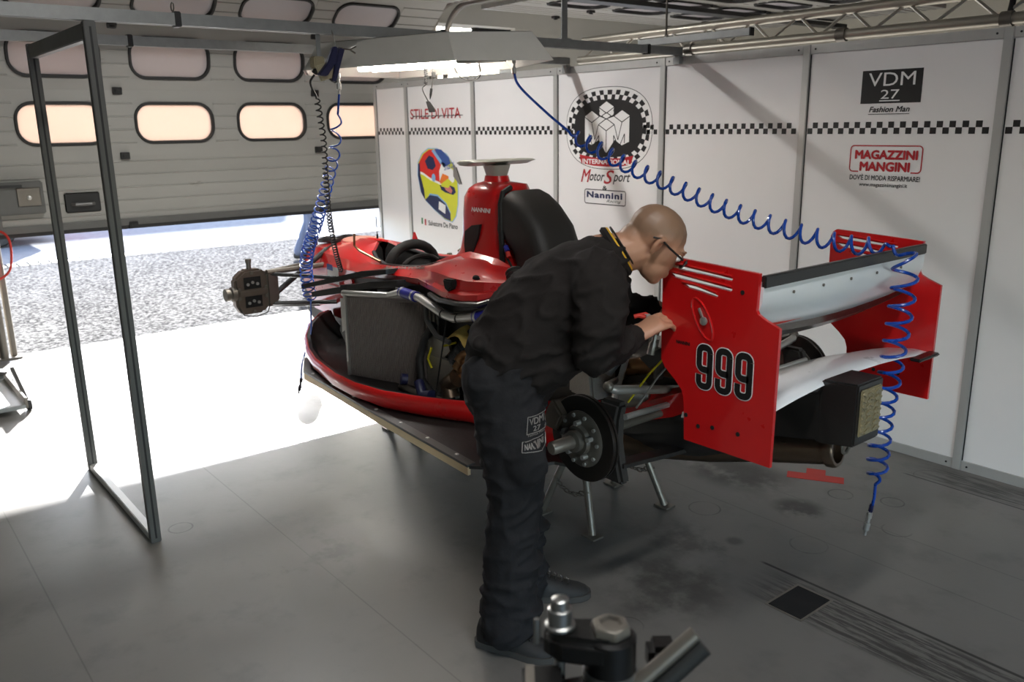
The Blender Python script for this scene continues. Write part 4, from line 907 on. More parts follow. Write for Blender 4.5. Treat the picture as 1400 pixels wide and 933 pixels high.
# --- rear suspension, hubs and discs
def rear(mir):
    def P(g): return g if not mir else g.mirrored(CY)
    hc = V(-1.97, 1.90, .665)
    prof = [(.075, -.014), (.152, -.014), (.152, .014), (.075, .014)]
    d = ob('brake_disc', P(G().lathe([(.086, -.014), (.150, -.014), (.152, -.012), (.152, -.004), (.146, -.003), (.146, .003), (.152, .004), (.152, .012), (.15, .014), (.086, .014)], hc, (0, 1, 0), 48)), M['disc'], car)
    bell = ob('disc_bell', P(G().lathe([(.04, .02), (.098, .02), (.1, -.018), (.088, -.026), (.055, -.026), (.05, -.04), (.036, -.04)], hc, (0, 1, 0), 32)), M['steel_dull'], d)
    for k in range(10):
        a = 2 * PI * k / 10; ob('bolt', P(G().lathe([(.007, 0), (.007, -.008)], hc + V(.086 * math.cos(a), -.024, .086 * math.sin(a)), (0, 1, 0), 6)), M['steel'], d)
    for k in range(5):
        a = 2 * PI * k / 5 + .3; ob('drive_peg', P(G().lathe([(.009, 0), (.009, -.022)], hc + V(.062 * math.cos(a), -.026, .062 * math.sin(a)), (0, 1, 0), 8)), M['steel'], d)
    ob('axle_stub', P(G().lathe([(.038, 0), (.038, -.03), (.024, -.035), (.023, -.12), (.019, -.125)], hc + V(0, -.03, 0), (0, 1, 0), 16)), M['steel_dull'], car)
    ob('upright', P(G().loft([[V(x - .05, y, z), V(x + .05, y, z), V(x + .05, y + .05, z), V(x - .05, y + .05, z)] for x, y, z in ((-1.91, 1.97, .50), (-1.91, 1.95, .58), (-1.92, 1.945, .66), (-1.925, 1.955, .74), (-1.93, 1.975, .79))])), M['carbon_matt'], car, bev=.012)
    ob('brake_caliper', P(G().loft([[hc + V(math.cos(a) * r1_, yy, math.sin(a) * r1_) for r1_, yy in ((.095, -.045), (.17, -.045), (.17, .045), (.095, .045))] for a in [PI * .75 + j * .12 for j in range(7)]])), M['caliper'], car, bev=.008)
    ob('upper_arm', P(G().tube([(-1.94, 1.98, .835), (-1.93, 2.0, .825), (-1.945, 2.42, .735)], [.012, .016, .016], 10)), M['steel'], car)
    ob('upper_arm', P(G().tube([(-1.96, 1.99, .835), (-2.02, 2.06, .81), (-2.22, 2.36, .74)], .012, 8)), M['steel_dull'], car)
    ob('toe_link', P(G().tube([(-1.87, 1.99, .745), (-1.945, 2.42, .70)], .011, 8)), M['steel'], car)
    ob('drive_shaft', P(G().tube([(-1.97, 1.95, .665), (-1.97, 2.02, .665), (-1.95, 2.42, .68)], [.035, .016, .016], 12)), M['steel_dull'], car)
    ob('lower_arm', P(G().loft([[V(x - .02, y, z - .010), V(x + .03, y, z - .006), V(x + .03, y, z + .008), V(x - .02, y, z + .012)] for x, y, z in ((-1.88, 1.97, .575), (-1.87, 2.2, .56), (-1.86, 2.45, .55))])), M['carbon'], car)
    ob('lower_arm', P(G().tube([(-1.97, 1.97, .55), (-2.25, 2.4, .53)], .014, 8)), M['carbon'], car)
    ob('push_rod', P(G().tube([(-1.99, 1.99, .60), (-2.15, 2.3, .86)], .012, 8)), M['steel'], car)
    ob('rod_end', P(G().ell((-1.94, 1.98, .838), (.02, .018, .018))), M['steel_dull'], car)
rear(False); rear(True)
# --- front suspension
def front(mir):
    def P(g):   # the far wheel carrier hangs a little lower
        return g if not mir else g.mirrored(CY).map(lambda v: (v.x, v.y, v.z - .11 * min(max((v.y - 2.74) / .35, 0), 1)))
    c = V(-4.63, 1.835, .805)
    ol = [(-.10, -.075), (-.07, -.128), (.06, -.128), (.10, -.085), (.10, .085), (.06, .128), (-.04, .128), (-.10, .08)]
    up = ob('front_upright', P(G().prism([c + V(0, a, b_) for a, b_ in ol], (-.07, 0, 0))), M['caliper'], car, bev=.012)
    for (a0, b0, a1, b1) in ((-.052, .015, .055, .09), (-.052, -.092, .055, -.02)):
        ob('caliper_window', P(G().bx(c + V(-.01, a0, b0), c + V(.003, a1, b1))), M['deep_black'], up, bev=.004)
        for k in range(3):
            ob('piston', P(G().lathe([(.009, 0), (.009, .008)], c + V(.002, a0 + .025 + k * .028, b0 + .03 + .01 * (k % 2)), (1, 0, 0), 8)), M['steel'], up)
    ob('bridge', P(G().bx(c + V(.0, -.085, -.02), c + V(.018, .085, .014))), M['caliper'], up, bev=.005)
    for a, b_ in ((-.08, -.03), (.08, -.03), (-.08, .02), (.08, .02), (.0, .11), (.0, -.115)):
        ob('bolt', P(G().lathe([(.011, 0), (.011, .008)], c + V(.0, a, b_), (1, 0, 0), 6)), M['steel_dull'], up)
    ob('bleed_nipple', P(G().lathe([(.014, 0), (.014, .045), (.018, .045), (.018, .065)], c + V(-.03, .0, .12), n=10)), M['steel_dull'], up)
    ob('hose_loop', P(G().tube([c + V(.01, -.095, -.08), c + V(.02, -.07, -.125), c + V(.02, .0, -.14), c + V(.02, .07, -.125), c + V(.01, .095, -.08)], .003, 6)), M['black'], up)
    ob('wheel_hub', P(G().lathe([(.03, .0), (.03, -.02), (.042, -.02), (.042, -.045), (.028, -.05), (.028, -.06), (.036, -.06), (.036, -.08)], V(-4.66, 1.765, .80), (0, 1, 0), 14)), M['steel_dull'], car)
    ob('hub_carrier', P(G().loft([[V(-4.72, 1.92, .70), V(-4.62, 1.92, .70), V(-4.62, 1.92, .91), V(-4.72, 1.92, .91)], [V(-4.70, 2.0, .73), V(-4.64, 2.0, .73), V(-4.64, 2.0, .88), V(-4.70, 2.0, .88)]])), M['steel_dull'], car, bev=.01)
    for nm, a, b_, r, mt in (('upper_arm', (-4.64, 1.93, .905), (-4.66, 2.31, .905), .016, 'steel_dull'), ('upper_arm', (-4.66, 1.93, .895), (-4.42, 2.29, .855), .012, 'carbon'),
                             ('lower_arm', (-4.66, 1.93, .715), (-4.80, 2.33, .64), .015, 'carbon'), ('lower_arm', (-4.66, 1.93, .72), (-4.50, 2.32, .70), .013, 'carbon'),
                             ('push_rod', (-4.72, 1.97, .735), (-4.72, 2.36, .99), .017, 'carbon'), ('steering_arm', (-4.78, 1.94, .88), (-4.86, 2.34, .90), .011, 'steel_dull')):
        ob(nm, P(G().tube([a, b_], r, 8)), M[mt], car)
    ob('rocker', P(G().prism([(-4.74, 2.34, .99), (-4.74, 2.46, 1.035), (-4.74, 2.44, .985)], (.03, 0, 0))), M['carbon'], car, bev=.004)
    ob('damper', P(G().tube([(-4.72, 2.44, 1.03), (-4.92, 2.46, 1.02), (-5.04, 2.47, 1.0)], [.016, .022, .012], 10)), M['black'], car)
front(False); front(True)
ob('pedal_box', G().bx((-5.12, 2.40, .78), (-5.02, 2.66, .95)), M['black'], car, bev=.01)
ob('reservoir', G().lathe([(.025, 0), (.025, .05), (.02, .055)], (-4.98, 2.40, .985), n=12), M['black'], car)
# --- rear wing
ep = [(-1.765, 1.275), (-1.757, 1.292), (-1.742, 1.302), (-1.406, 1.287), (-1.41, 1.178), (-1.404, 1.168), (-1.38, 1.156), (-1.33, 1.137), (-1.334, .717), (-1.655, .715), (-1.662, .85), (-1.672, .878), (-1.70, .905), (-1.745, .94), (-1.761, .965)]
SL = [((-1.742, 1.272), (-1.50, 1.262), .014), ((-1.742, 1.243), (-1.50, 1.231), .015), ((-1.685, 1.216), (-1.55, 1.205), .014)]
for y in (2.045, 3.015):
    body = G().prism([(x, y - .006, z) for x, z in ep], (0, .012, 0))
    cut = G()
    for (x0, z0), (x1, z1), h in SL:
        cut.prism([(x0, y - .03, z0 + h * .45), (x0 + .02, y - .03, z0 - h * .3), (x0 + .06, y - .03, z0 - h * .6), (x1, y - .03, z1 - h * .6), (x1 + .004, y - .03, z1 - h * .1), (x0 + .06, y - .03, z0 + h * .2)], (0, .06, 0))
    e = ob_cut('end_plate', body, cut, M['red'], car, bev=0)
    sg = -1
    for (x0, z0), (x1, z1), h in SL:
        ob('louvre', G().tube([(x0, y - .007, z0 + .012), (x0 + .06, y - .010, z0 + .010), (x1, y - .008, z1 + .006)],   .0032, 6), M['red'], e)
    for x, z in ((-1.46, 1.225), (-1.65, .80), (-1.60, .775), (-1.545, .785), (-1.45, .79)):
        ob('rivet', G().lathe([(.007, 0), (.007, .002)], (x, y - .006, z), (0, -1, 0), 10), M['deep_black'], e)
    rc = ob('adjuster_recess', G().tube([(-1.60 + .03 * math.cos(a) - .03 * math.sin(a), y - .006, 1.122 + .062 * math.sin(a)) for a in [2 * PI * k / 24 for k in range(24)]], .0035, 6, closed=True), M['red'], e)
    ob('adjuster_screw', G().lathe([(.013, 0), (.013, .006), (.006, .008)], (-1.592, y - .009, 1.118), (0, -1, 0), 12), M['steel'], e)
    ob('adjuster_pin', G().bar((-1.612, y - .011, 1.155), (-1.597, y - .012, 1.13), .006, .006), M['steel'], e)
def ribbon(path, wd, fn, closed=False):
    n = len(path); L_, R_ = [], []
    for i in range(n):
        a = path[(i - 1) % n] if closed or i else path[i]; b_ = path[(i + 1) % n] if closed or i < n - 1 else path[i]
        dx, dy = b_[0] - a[0], b_[1] - a[1]; q = math.hypot(dx, dy) or 1
        L_.append((path[i][0] - dy / q * wd / 2, path[i][1] + dx / q * wd / 2)); R_.append((path[i][0] + dy / q * wd / 2, path[i][1] - dx / q * wd / 2))
    return G().add([fn(*p) for p in L_] + [fn(*p) for p in R_], [(i, (i + 1) % n, n + (i + 1) % n, n + i) for i in range(n if closed else n - 1)])
def arc(cx, cy, r, a0, a1, n=6): return [(cx + r * math.cos(a0 + (a1 - a0) * k / n), cy + r * math.sin(a0 + (a1 - a0) * k / n)) for k in range(n + 1)]
def nine(u, v, wd, fn):
    W, H, r = .041, .124, .0165     # centre line of the stroke
    nine_ = arc(u + W - r, v + H - r, r, 0, PI / 2) + arc(u + r, v + H - r, r, PI / 2, PI) + arc(u + r, v + .062 + r - .008, r, PI, PI * 1.5) + [(u + W - .002, v + .054)]
    tail = [(u + W, v + H - r)] + arc(u + W - r, v + r, r, 0, -PI / 2) + arc(u + r, v + r, r, -PI / 2, -PI) + [(u, v + .036)]
    return ribbon(nine_, wd, fn).merge(ribbon(tail, wd, fn))
for k in range(3):
    u, v = -1.605 + k * .0725, .911 + k * .001
    dg_ = ob('race_digit', nine(u, v, .0205, lambda a, b_: (a, 2.0366, b_)), M['print_black'], car, smooth=False)
    ob('digit_outline', nine(u, v, .0265, lambda a, b_: (a, 2.0376, b_)), M['print_white'], dg_, smooth=False)
lo = fit('NANNINI', -1.70, -1.645, 1.028, 1.04, lambda u, v: (u, 2.0382, v), bold=.05); ob('lettering', lo, M['print_black'], car, smooth=False)
ys = [2.051 + k * (2.957 + .0 - 2.051 + .052) / 8 for k in range(9)]
def wing(prof, ys_, droop=0.0):
    secs = []
    for i, y in enumerate(ys_):
        f = i / (len(ys_) - 1); dz = -droop * 4 * f * (1 - f)
        secs.append([V(x, y, z + dz * k) for x, z, k in prof])
    return G().loft(secs)
ob('flap', wing([(-1.402, 1.262, 0), (-1.398, 1.24, 0), (-1.40, 1.20, .4), (-1.418, 1.15, .8), (-1.455, 1.115, 1), (-1.475, 1.112, 1), (-1.48, 1.125, 1), (-1.455, 1.15, 1), (-1.43, 1.19, .6), (-1.412, 1.24, 0), (-1.408, 1.262, 0)], ys, .025), M['white_paint'], car, ang=60)
ob('gurney_flap', G().bx((-1.409, 2.051, 1.244), (-1.392, 3.009, 1.28)), M['carbon'], car, bev=.003)
ob('flap_stripe', G().bx((-1.452, 2.06, 1.108), (-1.442, 2.45, 1.118)), M['red_tape'], car)
ob('main_plane', wing([(-1.45, 1.10, 1), (-1.50, 1.068, 1), (-1.58, 1.058, 1), (-1.67, 1.075, 1), (-1.71, 1.10, 1), (-1.70, 1.118, 1), (-1.64, 1.115, 1), (-1.55, 1.10, 1)], ys, .03), M['carbon'], car, ang=60)
for k in range(5):
    ob('rivet', G().lathe([(.005, 0), (.005, .003)], (-1.3965, 2.2 + k * .16, 1.215), (1, 0, 0), 8), M['steel_dull'], car)
bwp = [(-1.34, .885, 1), (-1.40, .875, 1), (-1.50, .855, 1), (-1.60, .82, 1), (-1.66, .785, 1), (-1.68, .78, 1), (-1.675, .80, 1), (-1.60, .845, 1), (-1.50, .88, 1), (-1.40, .895, 1), (-1.345, .893, 1)]
ob('beam_wing', wing(bwp, ys, -.035), M['white_paint'], car, ang=60)
ob('beam_wing_tip', G().bx((-1.345, 2.86, .888), (-1.305, 3.005, .900)), M['carbon'], car, bev=.004)
for y in (2.2, 2.35, 2.28):
    ob('rivet', G().lathe([(.006, 0), (.006, .003)], (-1.45 + (y - 2.2) * .6, y, .897), n=8), M['deep_black'], car)
cs = ob('crash_box', G().loft([[V(x, CY - .13 - hw, z0), V(x, CY - .13 + hw, z0), V(x, CY - .13 + hw, z1), V(x, CY - .13 - hw, z1)] for x, hw, z0, z1 in ((-1.78, .09, .62, .78), (-1.55, .085, .69, .83), (-1.36, .08, .725, .885), (-1.35, .085, .72, .93), (-1.235, .075, .735, .935))]), M['carbon'], car, bev=.012)
lm = mat('rain_light', (150, 138, 108), .3, .3, var=.3, scale=60, bump=.6, bscale=70)
rl = ob('rain_light', G().bx((-1.237, 2.34, .765), (-1.228, 2.46, .915)), lm, car, bev=.004)
for r in range(7):
    for c_ in range(5):
        ob('light_cell', G().box((-1.227, 2.355 + c_ * .0225, .78 + r * .02), (.006, .019, .007), M=Matrix.Rotation(.5 if c_ % 2 else -.5, 3, 'X')), lm, rl)
ob('tow_eye', G().tube([(-1.30, 2.40 + .02 * math.cos(a), .70 + .02 * math.sin(a)) for a in [2 * PI * k / 14 for k in range(14)]], .006, 6, closed=True), M['steel_dull'], car)
ob('exhaust_pipe', G().tube([(-2.3, 2.25, .47), (-2.05, 2.30, .52), (-1.8, 2.37, .56), (-1.6, 2.40, .615), (-1.37, 2.46, .66)], .056, 18, cap=False), M['titan'], car)
ob('exhaust_tip', G().lathe([(.058, 0), (.064, .0), (.064, .022), (.058, .03), (.048, .03), (.048, -.06)], (-1.385, 2.456, .657), (.97, .15, .12), 22), M['titan'], car)
ob('pipe_hanger', G().tube([(-1.375, 2.45, .70), (-1.375, 2.42, .75)], .008, 6).tube([(-1.6, 2.42, .64), (-1.66, 2.42, .72)], .012, 8), M['steel'], car)

# ================================================================= STANDS
def stand(x0, x1, y0, y1, zt, label, feet=None):
    s = root('car_stand', ((x0 + x1) / 2, (y0 + y1) / 2, 0), label, 'car stand')
    xm = (x0 + x1) / 2
    for y in (y0, y1):
        yi = y + (.06 if y == y0 else -.06)
        for x in (x0, x1):
            lg = ob('leg', G().tube([(x, y, .006), (xm + (x - xm) * .25, yi, zt)], .0165, 10), M['steel_dull'], s)
            ob('foot', G().box((x, y, .004), (.075, .06, .008)), M['steel_dull'], lg)
        # chain
        ch_ = ob('chain', G(), M['steel_dull'], s) if False else None
        g = G(); n = 9
        for k in range(n):
            f = (k + .5) / n; px = x0 + (x1 - x0) * (.16 + .68 * f); pz = .19 - .05 * 4 * f * (1 - f)
            py = y + (yi - y) * .4
            vert = k % 2
            g.tube([(px + .019 * math.cos(a), py + (0 if vert else .009 * math.sin(a)), pz + (.009 * math.sin(a) if vert else 0)) for a in [2 * PI * j / 10 for j in range(10)]], .003, 5, closed=True)
        ob('chain', g, M['steel_dull'], s)
    ob('cross_bar', G().bx((xm - .04, y0 + .04, zt - .02), (xm + .04, y1 - .04, zt + .01)), M['alu_dark'], s, bev=.004)
    return s
stand(-2.68, -2.355, 2.32, 2.78, .332, 'steel trestle stand with chains under the rear of the racing car')
stand(-4.08, -3.77, 2.36, 2.74, .40, 'steel trestle stand under the front of the racing car')
# ================================================================= PEOPLE
def skin_mat():
    m = bpy.data.materials.new('skin'); m.use_nodes = True; t = NT(m); b = t.n['Principled BSDF']
    tc = t.new('ShaderNodeTexCoord').outputs['Object']; nz = t.noise(tc, 30); n2 = t.noise(tc, 6)
    c = t.mix(nz, lin((168, 122, 96)), lin((184, 138, 112))); c = t.mix(t.math('MULTIPLY', t.ss(n2, .45, .7), .4), c, lin((176, 112, 92)))
    t.l.new(c, b.inputs['Base Color']); b.inputs['Roughness'].default_value = .48; b.inputs['Subsurface Weight'].default_value = .0
    bn = t.new('ShaderNodeBump'); bn.inputs['Strength'].default_value = .12; t.l.new(t.noise(tc, 160), bn.inputs['Height']); t.l.new(bn.outputs[0], b.inputs['Normal'])
    return m
SKIN = skin_mat()
STUB = mat('shaved_hair', (146, 112, 90), .4, var=.15, scale=300, bump=.15, bscale=400)
def hand(g, W, d, n, side, curl=.75, s=1.0):
    """W wrist, d pointing along the hand, n palm normal, side = towards the thumb"""
    d = Vector(d).normalized(); n = Vector(n); n = (n - d * n.dot(d)).normalized(); sd_ = d.cross(n).normalized()
    if sd_.dot(Vector(side)) < 0: sd_ = -sd_
    W = Vector(W)
    g.limb([W, W + d * .03 * s, W + d * .085 * s], [(.03 * s, .018 * s), (.036 * s, .016 * s), (.04 * s, .014 * s)], side=sd_)
    for i, (o, L) in enumerate(((.030, .072), (.010, .080), (-.010, .074), (-.029, .058))):
        p = W + d * .082 * s + sd_ * o * s; pts = [p - d * .015 * s]; a = 0; rr_ = [.0098 * s]
        for k, fr_ in enumerate((.45, .32, .25)):
            a += curl * (.75 + .1 * i) * (1 if k else .8); p = p + (d * math.cos(a) + n * math.sin(a)) * (L * fr_ * s); pts.append(p); rr_.append((.0092, .0085, .0075)[k] * s)
        g.limb(pts, rr_, n=8, side=sd_)
    b0 = W + d * .02 * s + sd_ * .026 * s
    g.limb([b0, b0 + (d * .6 + sd_ * .55 + n * .5) * .035 * s, b0 + (d * .9 + sd_ * .5 + n * 1.0) * .055 * s, b0 + (d * 1.25 + sd_ * .25 + n * 1.25) * .062 * s], [.014 * s, .0125 * s, .011 * s, .009 * s], n=8, side=n)
def head(g, c, R, s=1.0):
    def P(x, y, z): return Vector(c) + R @ Vector((x * s, y * s, z * s))
    def E_(p, r): g.ell(P(*p), [q * s for q in r], M=R)
    E_((-.012, 0, .035), (.098, .077, .082)); E_((.03, 0, .0), (.066, .066, .08)); E_((.045, 0, -.05), (.052, .052, .058)); E_((.066, 0, -.088), (.026, .03, .022))
    E_((.086, 0, .028), (.016, .045, .012)); g.limb([P(.088, 0, .018), P(.104, 0, -.012), P(.112, 0, -.022)], [.010 * s, .013 * s, .014 * s], n=8)
    E_((.092, 0, -.052), (.010, .024, .006)); E_((.09, 0, -.064), (.011, .021, .007))
    for q in (-1, 1):
        g.limb([P(-.004, q * .076, -.028), P(-.012, q * .086, -.005), P(-.008, q * .088, .02), P(.008, q * .082, .024)], [(.008 * s), (.009 * s), (.009 * s), (.006 * s)], n=8)
        E_((-.002, q * .078, -.005), (.012, .006, .022))
    E_((-.06, 0, -.03), (.05, .055, .06))
def jaw_eyes(par, c, R, s=1.0):
    for q in (-1, 1):
        e = ob('eye', G().ell(Vector(c) + R @ Vector((.083 * s, q * .032 * s, .008 * s)), (.012 * s,) * 3), M['print_white'], par)
        ob('iris', G().ell(Vector(c) + R @ Vector((.0935 * s, q * .032 * s, .007 * s)), (.003 * s, .005 * s, .005 * s), M=R), M['deep_black'], e)
        ob('eyebrow', G().limb([Vector(c) + R @ Vector((.094 * s, q * .014 * s, .031 * s)), Vector(c) + R @ Vector((.092 * s, q * .036 * s, .036 * s)), Vector(c) + R @ Vector((.078 * s, q * .054 * s, .03 * s))], [.004 * s] * 3, n=6), STUB, par)

mech = root('person', (-2.042, 1.657, 0), 'mechanic in black sweatshirt and black trousers bent over the car engine', 'person', rz=.8889, local=True)
HC = V(.437, .0, 1.345); HR = Matrix.Rotation(math.radians(38), 3, 'Y') @ Matrix.Rotation(math.radians(0), 3, 'X')
g = G(); head(g, HC, HR, .98)
g.limb([(.27, 0, 1.30), (.335, 0, 1.315), (.39, 0, 1.33)], [(.075, .075), (.062, .066), (.06, .064)])
# covered body under the clothes, then bare wrists and hands
g.limb([(-.01, 0, .95), (.07, 0, 1.09), (.16, 0, 1.18), (.25, 0, 1.25), (.29, 0, 1.28)], [(.13, .11), (.14, .12), (.15, .11), (.14, .09), (.08, .06)])
WR, WL = V(.375, -.045, 1.055), V(.485, .22, 1.09)
ER, EL = V(.235, -.205, 1.045), V(.355, .245, 1.075)
g.limb([(.25, -.15, 1.27), (.245, -.2, 1.16), ER], [.05, .042, .036]); g.limb([ER, ER.lerp(WR, .6), WR], [.036, .034, .026])
g.limb([(.27, .15, 1.26), (.32, .22, 1.16), EL], [.05, .042, .036]); g.limb([EL, EL.lerp(WL, .6), WL], [.036, .034, .026])
for q, kn, an in ((-1, (-.005, -.115, .5), (-.035, -.11, .09)), (1, (.005, .13, .5), (.03, .14, .09))):
    g.limb([(-.03, q * .09, .9), (-.02, q * .11, .7), kn, an], [.075, .065, .05, .035])
hand(g, WR, (.80, .30, .42), (.35, .45, -.8), (-.1, .9, .5), .5, 1.08)
hand(g, WL, (.75, -.25, -.6), (-.3, -.9, .1), (.5, 0, .8), .6)
body, bg_ = ob_fused('body', g, SKIN, mech, .0052, 3, .5)
jaw_eyes(body, HC, HR, .98)
# shaved head: stubble colour over the scalp, fading out at the hairline
def stubble(m, c, up):
    t = NT(m); b = t.n['Principled BSDF']; old = b.inputs['Base Color'].links[0].from_socket
    tc = t.new('ShaderNodeTexCoord').outputs['Object']
    sv = t.new('ShaderNodeVectorMath', operation='SUBTRACT'); t.l.new(tc, sv.inputs[0]); sv.inputs[1].default_value = c
    dt = t.new('ShaderNodeVectorMath', operation='DOT_PRODUCT'); t.l.new(sv.outputs[0], dt.inputs[0]); dt.inputs[1].default_value = up
    k = t.math('ADD', dt.outputs['Value'], t.math('MULTIPLY', t.math('SUBTRACT', t.noise(tc, 60), .5), .02))
    t.l.new(t.mix(t.math('MULTIPLY', t.ss(k, .0, .045), .8), old, lin((112, 90, 72))), b.inputs['Base Color'])
MSK = SKIN.copy(); MSK.name = 'skin_shaved'; stubble(MSK, HC - ORG[body.name], (HR @ Vector((-.45, 0, .89))).normalized())
body.data.materials.clear(); body.data.materials.append(MSK)
# sweatshirt
g = G()
g.limb([(-.015, 0, .985), (.03, 0, 1.04), (.08, 0, 1.10), (.16, 0, 1.19), (.235, 0, 1.255), (.29, 0, 1.295)], [(.178, .15), (.186, .165), (.188, .166), (.196, .152), (.19, .122), (.105, .085)], n=22)
g.limb([(.24, -.13, 1.275), (.25, -.185, 1.24), (.25, -.21, 1.15), ER], [.085, .088, .08, .07])
g.limb([ER, ER.lerp(WR, .5), ER.lerp(WR, .93)], [.07, .056, .041])
g.limb([(.26, .13, 1.275), (.285, .18, 1.23), (.325, .225, 1.15), EL], [.085, .088, .08, .068])
g.limb([EL, EL.lerp(WL, .5), EL.lerp(WL, .9)], [.066, .054, .042])
g.limb([(.07, -.02, .95), (.12, -.02, .985), (.2, 0, 1.04)], [(.15, .09), (.16, .09), (.15, .08)])
g.ell((-.11, -.03, 1.065), (.035, .14, .03)); g.ell((.06, 0, .875), (.07, .13, .04))
sweat, sg_ = ob_fused('sweatshirt', g, M['sweater'], mech, .009, 5, fold=(.010, 9, 2.2))
for W_, E_r in ((WR, ER), (WL, EL)):
    d = (W_ - E_r).normalized(); p = E_r.lerp(W_, .97)
    ob('cuff', G().tube([p - d * .045, p - d * .02, p + d * .012], [.045, .043, .038], 14), M['sweater'], sweat)
# trousers
g = G()
g.limb([(.03, 0, 1.02), (-.01, 0, .96), (-.03, 0, .88)], [(.168, .135), (.178, .148), (.172, .145)], n=20)
g.ell((-.085, -.085, .93), (.09, .095, .1)); g.ell((-.085, .085, .93), (.09, .095, .1))
g.limb([(-.03, -.09, .9), (-.015, -.118, .74), (-.005, -.118, .6), (-.006, -.115, .52), (-.022, -.112, .4), (-.025, -.11, .28), (-.035, -.112, .14), (-.035, -.115, .085)], [(.1, .118), (.098, .112), (.088, .098), (.082, .088), (.08, .086), (.084, .09), (.088, .094), (.092, .097)])
g.limb([(-.03, .09, .9), (-.005, .12, .74), (.0, .13, .6), (.003, .13, .52), (.004, .135, .4), (.005, .14, .28), (.012, .142, .14), (.015, .145, .085)], [(.1, .115), (.095, .108), (.085, .094), (.08, .086), (.078, .084), (.08, .086), (.085, .088), (.088, .09)])
for q, y in ((0, -.115), (1, .14)):
    for k in range(5):
        g.ell((-.02 + q * .03 + .02 * math.sin(k * 2.1), y, .10 + k * .055), (.094, .088, .018))
g.ell((.03, -.205, .70), (.065, .03, .075))
trous, tg_ = ob_fused('trousers', g, M['trousers'], mech, .009, 4, fold=(.009, 8, 2.0))
bv = BVHTree.FromPolygons([v for v in tg_.v], tg_.f)
def onleg(u, v):
    h = bv.ray_cast(Vector((u, -.6, v)), Vector((0, 1, 0)))
    return (h[0] + Vector((0, -.002, 0))) if h[0] is not None else Vector((u, -.21, v))
def legtext(body_, u0, u1, v0, v1, nm='lettering', **k): return ob(nm, fit(body_, u0, u1, v0, v1, onleg, **k), M['print_grey'], trous, smooth=False)
legtext('VDM', .04, .085, .818, .838, bold=.02); legtext('27', .052, .075, .795, .813, bold=.02); legtext('Fashion Man', .036, .088, .782, .789)
legtext('NANNINI', .024, .084, .752, .768, bold=.04)
def legline(pts, wd=.0025):
    g = G()
    for (a, b_), (c, d) in zip(pts[:-1], pts[1:]):
        n = 6
        for k in range(n):
            p = onleg(a + (c - a) * k / n, b_ + (d - b_) * k / n); q = onleg(a + (c - a) * (k + 1) / n, b_ + (d - b_) * (k + 1) / n)
            g.bar(p, q, wd, .001, up=(0, 1, 0))
    return ob('patch_outline', g, M['print_grey'], trous, smooth=False)
legline([(.032, .79), (.036, .843), (.092, .843), (.09, .79), (.032, .79)]); legline([(.016, .745), (.018, .773), (.09, .773), (.09, .745), (.016, .745)])
# shoes
def shoe(c, ang, s=1.0):
    R = Matrix.Rotation(ang, 3, 'Z'); c = Vector(c)
    def P(x, y, z): return c + R @ Vector((x * s, y * s, z))
    up = G(); secs = []
    for x, hw, h in ((-.10, .022, .075), (-.09, .034, .10), (-.05, .038, .105), (0, .040, .10), (.05, .044, .078), (.10, .048, .060), (.14, .042, .050), (.165, .028, .042), (.175, .012, .034)):
        secs.append([P(x, hw * a, .02 + (h - .02) * b_) for a, b_ in ((-1, 0), (-1.02, .35), (-.85, .75), (-.4, 1), (.4, 1), (.85, .75), (1.02, .35), (1, 0))])
    sh = ob('shoe', up.loft(secs), M['shoe'], mech, ang=70)
    so_ = G(); secs = []
    for x, hw in ((-.108, .02), (-.095, .038), (-.05, .042), (0, .040), (.05, .046), (.10, .052), (.145, .046), (.172, .03), (.183, .012)):
        secs.append([P(x, -hw, .002), P(x, hw, .002), P(x, hw * 1.02, .026), P(x, -hw * 1.02, .026)])
    ob('sole', so_.loft(secs), M['sole'], sh)
    for k in range(4):
        x = .03 + k * .022; ob('lace', G().tube([P(x, -.024, .098 - k * .010), P(x + .005, 0, .106 - k * .011), P(x, .024, .098 - k * .010)], .003, 6), M['black'], sh)
shoe((-.045, -.125, 0), -.42); shoe((.085, .185, 0), .05)
# spectacles and lanyard
gl = ob('spectacles', G().tube([HC + HR @ Vector(p) for p in ((.09, -.066, .012), (.03, -.082, .016), (-.008, -.086, .022), (-.03, -.082, .012))], .0035, 6).tube([HC + HR @ Vector(p) for p in ((.09, .066, .012), (.03, .082, .016), (-.008, .086, .022), (-.03, .082, .012))], .0035, 6).tube([HC + HR @ Vector((.105, y, .012 + .002 * (y > 0))) for y in (-.066, -.01, .01, .066)], .003, 6), M['black'], mech)
for q in (-1, 1):
    ob('lens', G().prism([HC + HR @ Vector((.104, q * .036 + a, .005 + b_)) for a, b_ in rrect(.05, .034, .012)], HR @ Vector((.002, 0, 0))), M['carbon'], gl)
def neckring(r, off, m, nm, rt=.006):
    ax = Vector((.85, 0, .52)).normalized(); u = Vector((0, 1, 0)); w_ = ax.cross(u); c = V(.318, 0, 1.32) + ax * off
    return ob(nm, G().tube([c + (u * math.cos(a) * r + w_ * math.sin(a) * (r + .004)) for a in [2 * PI * k / 28 for k in range(28)]], rt, 6, closed=True), m, mech)
neckring(.072, .0, M['sweater'], 'collar', .012); neckring(.072, .012, M['yellow_strap'], 'lanyard', .0045); neckring(.069, .024, M['black'], 'lanyard', .003)
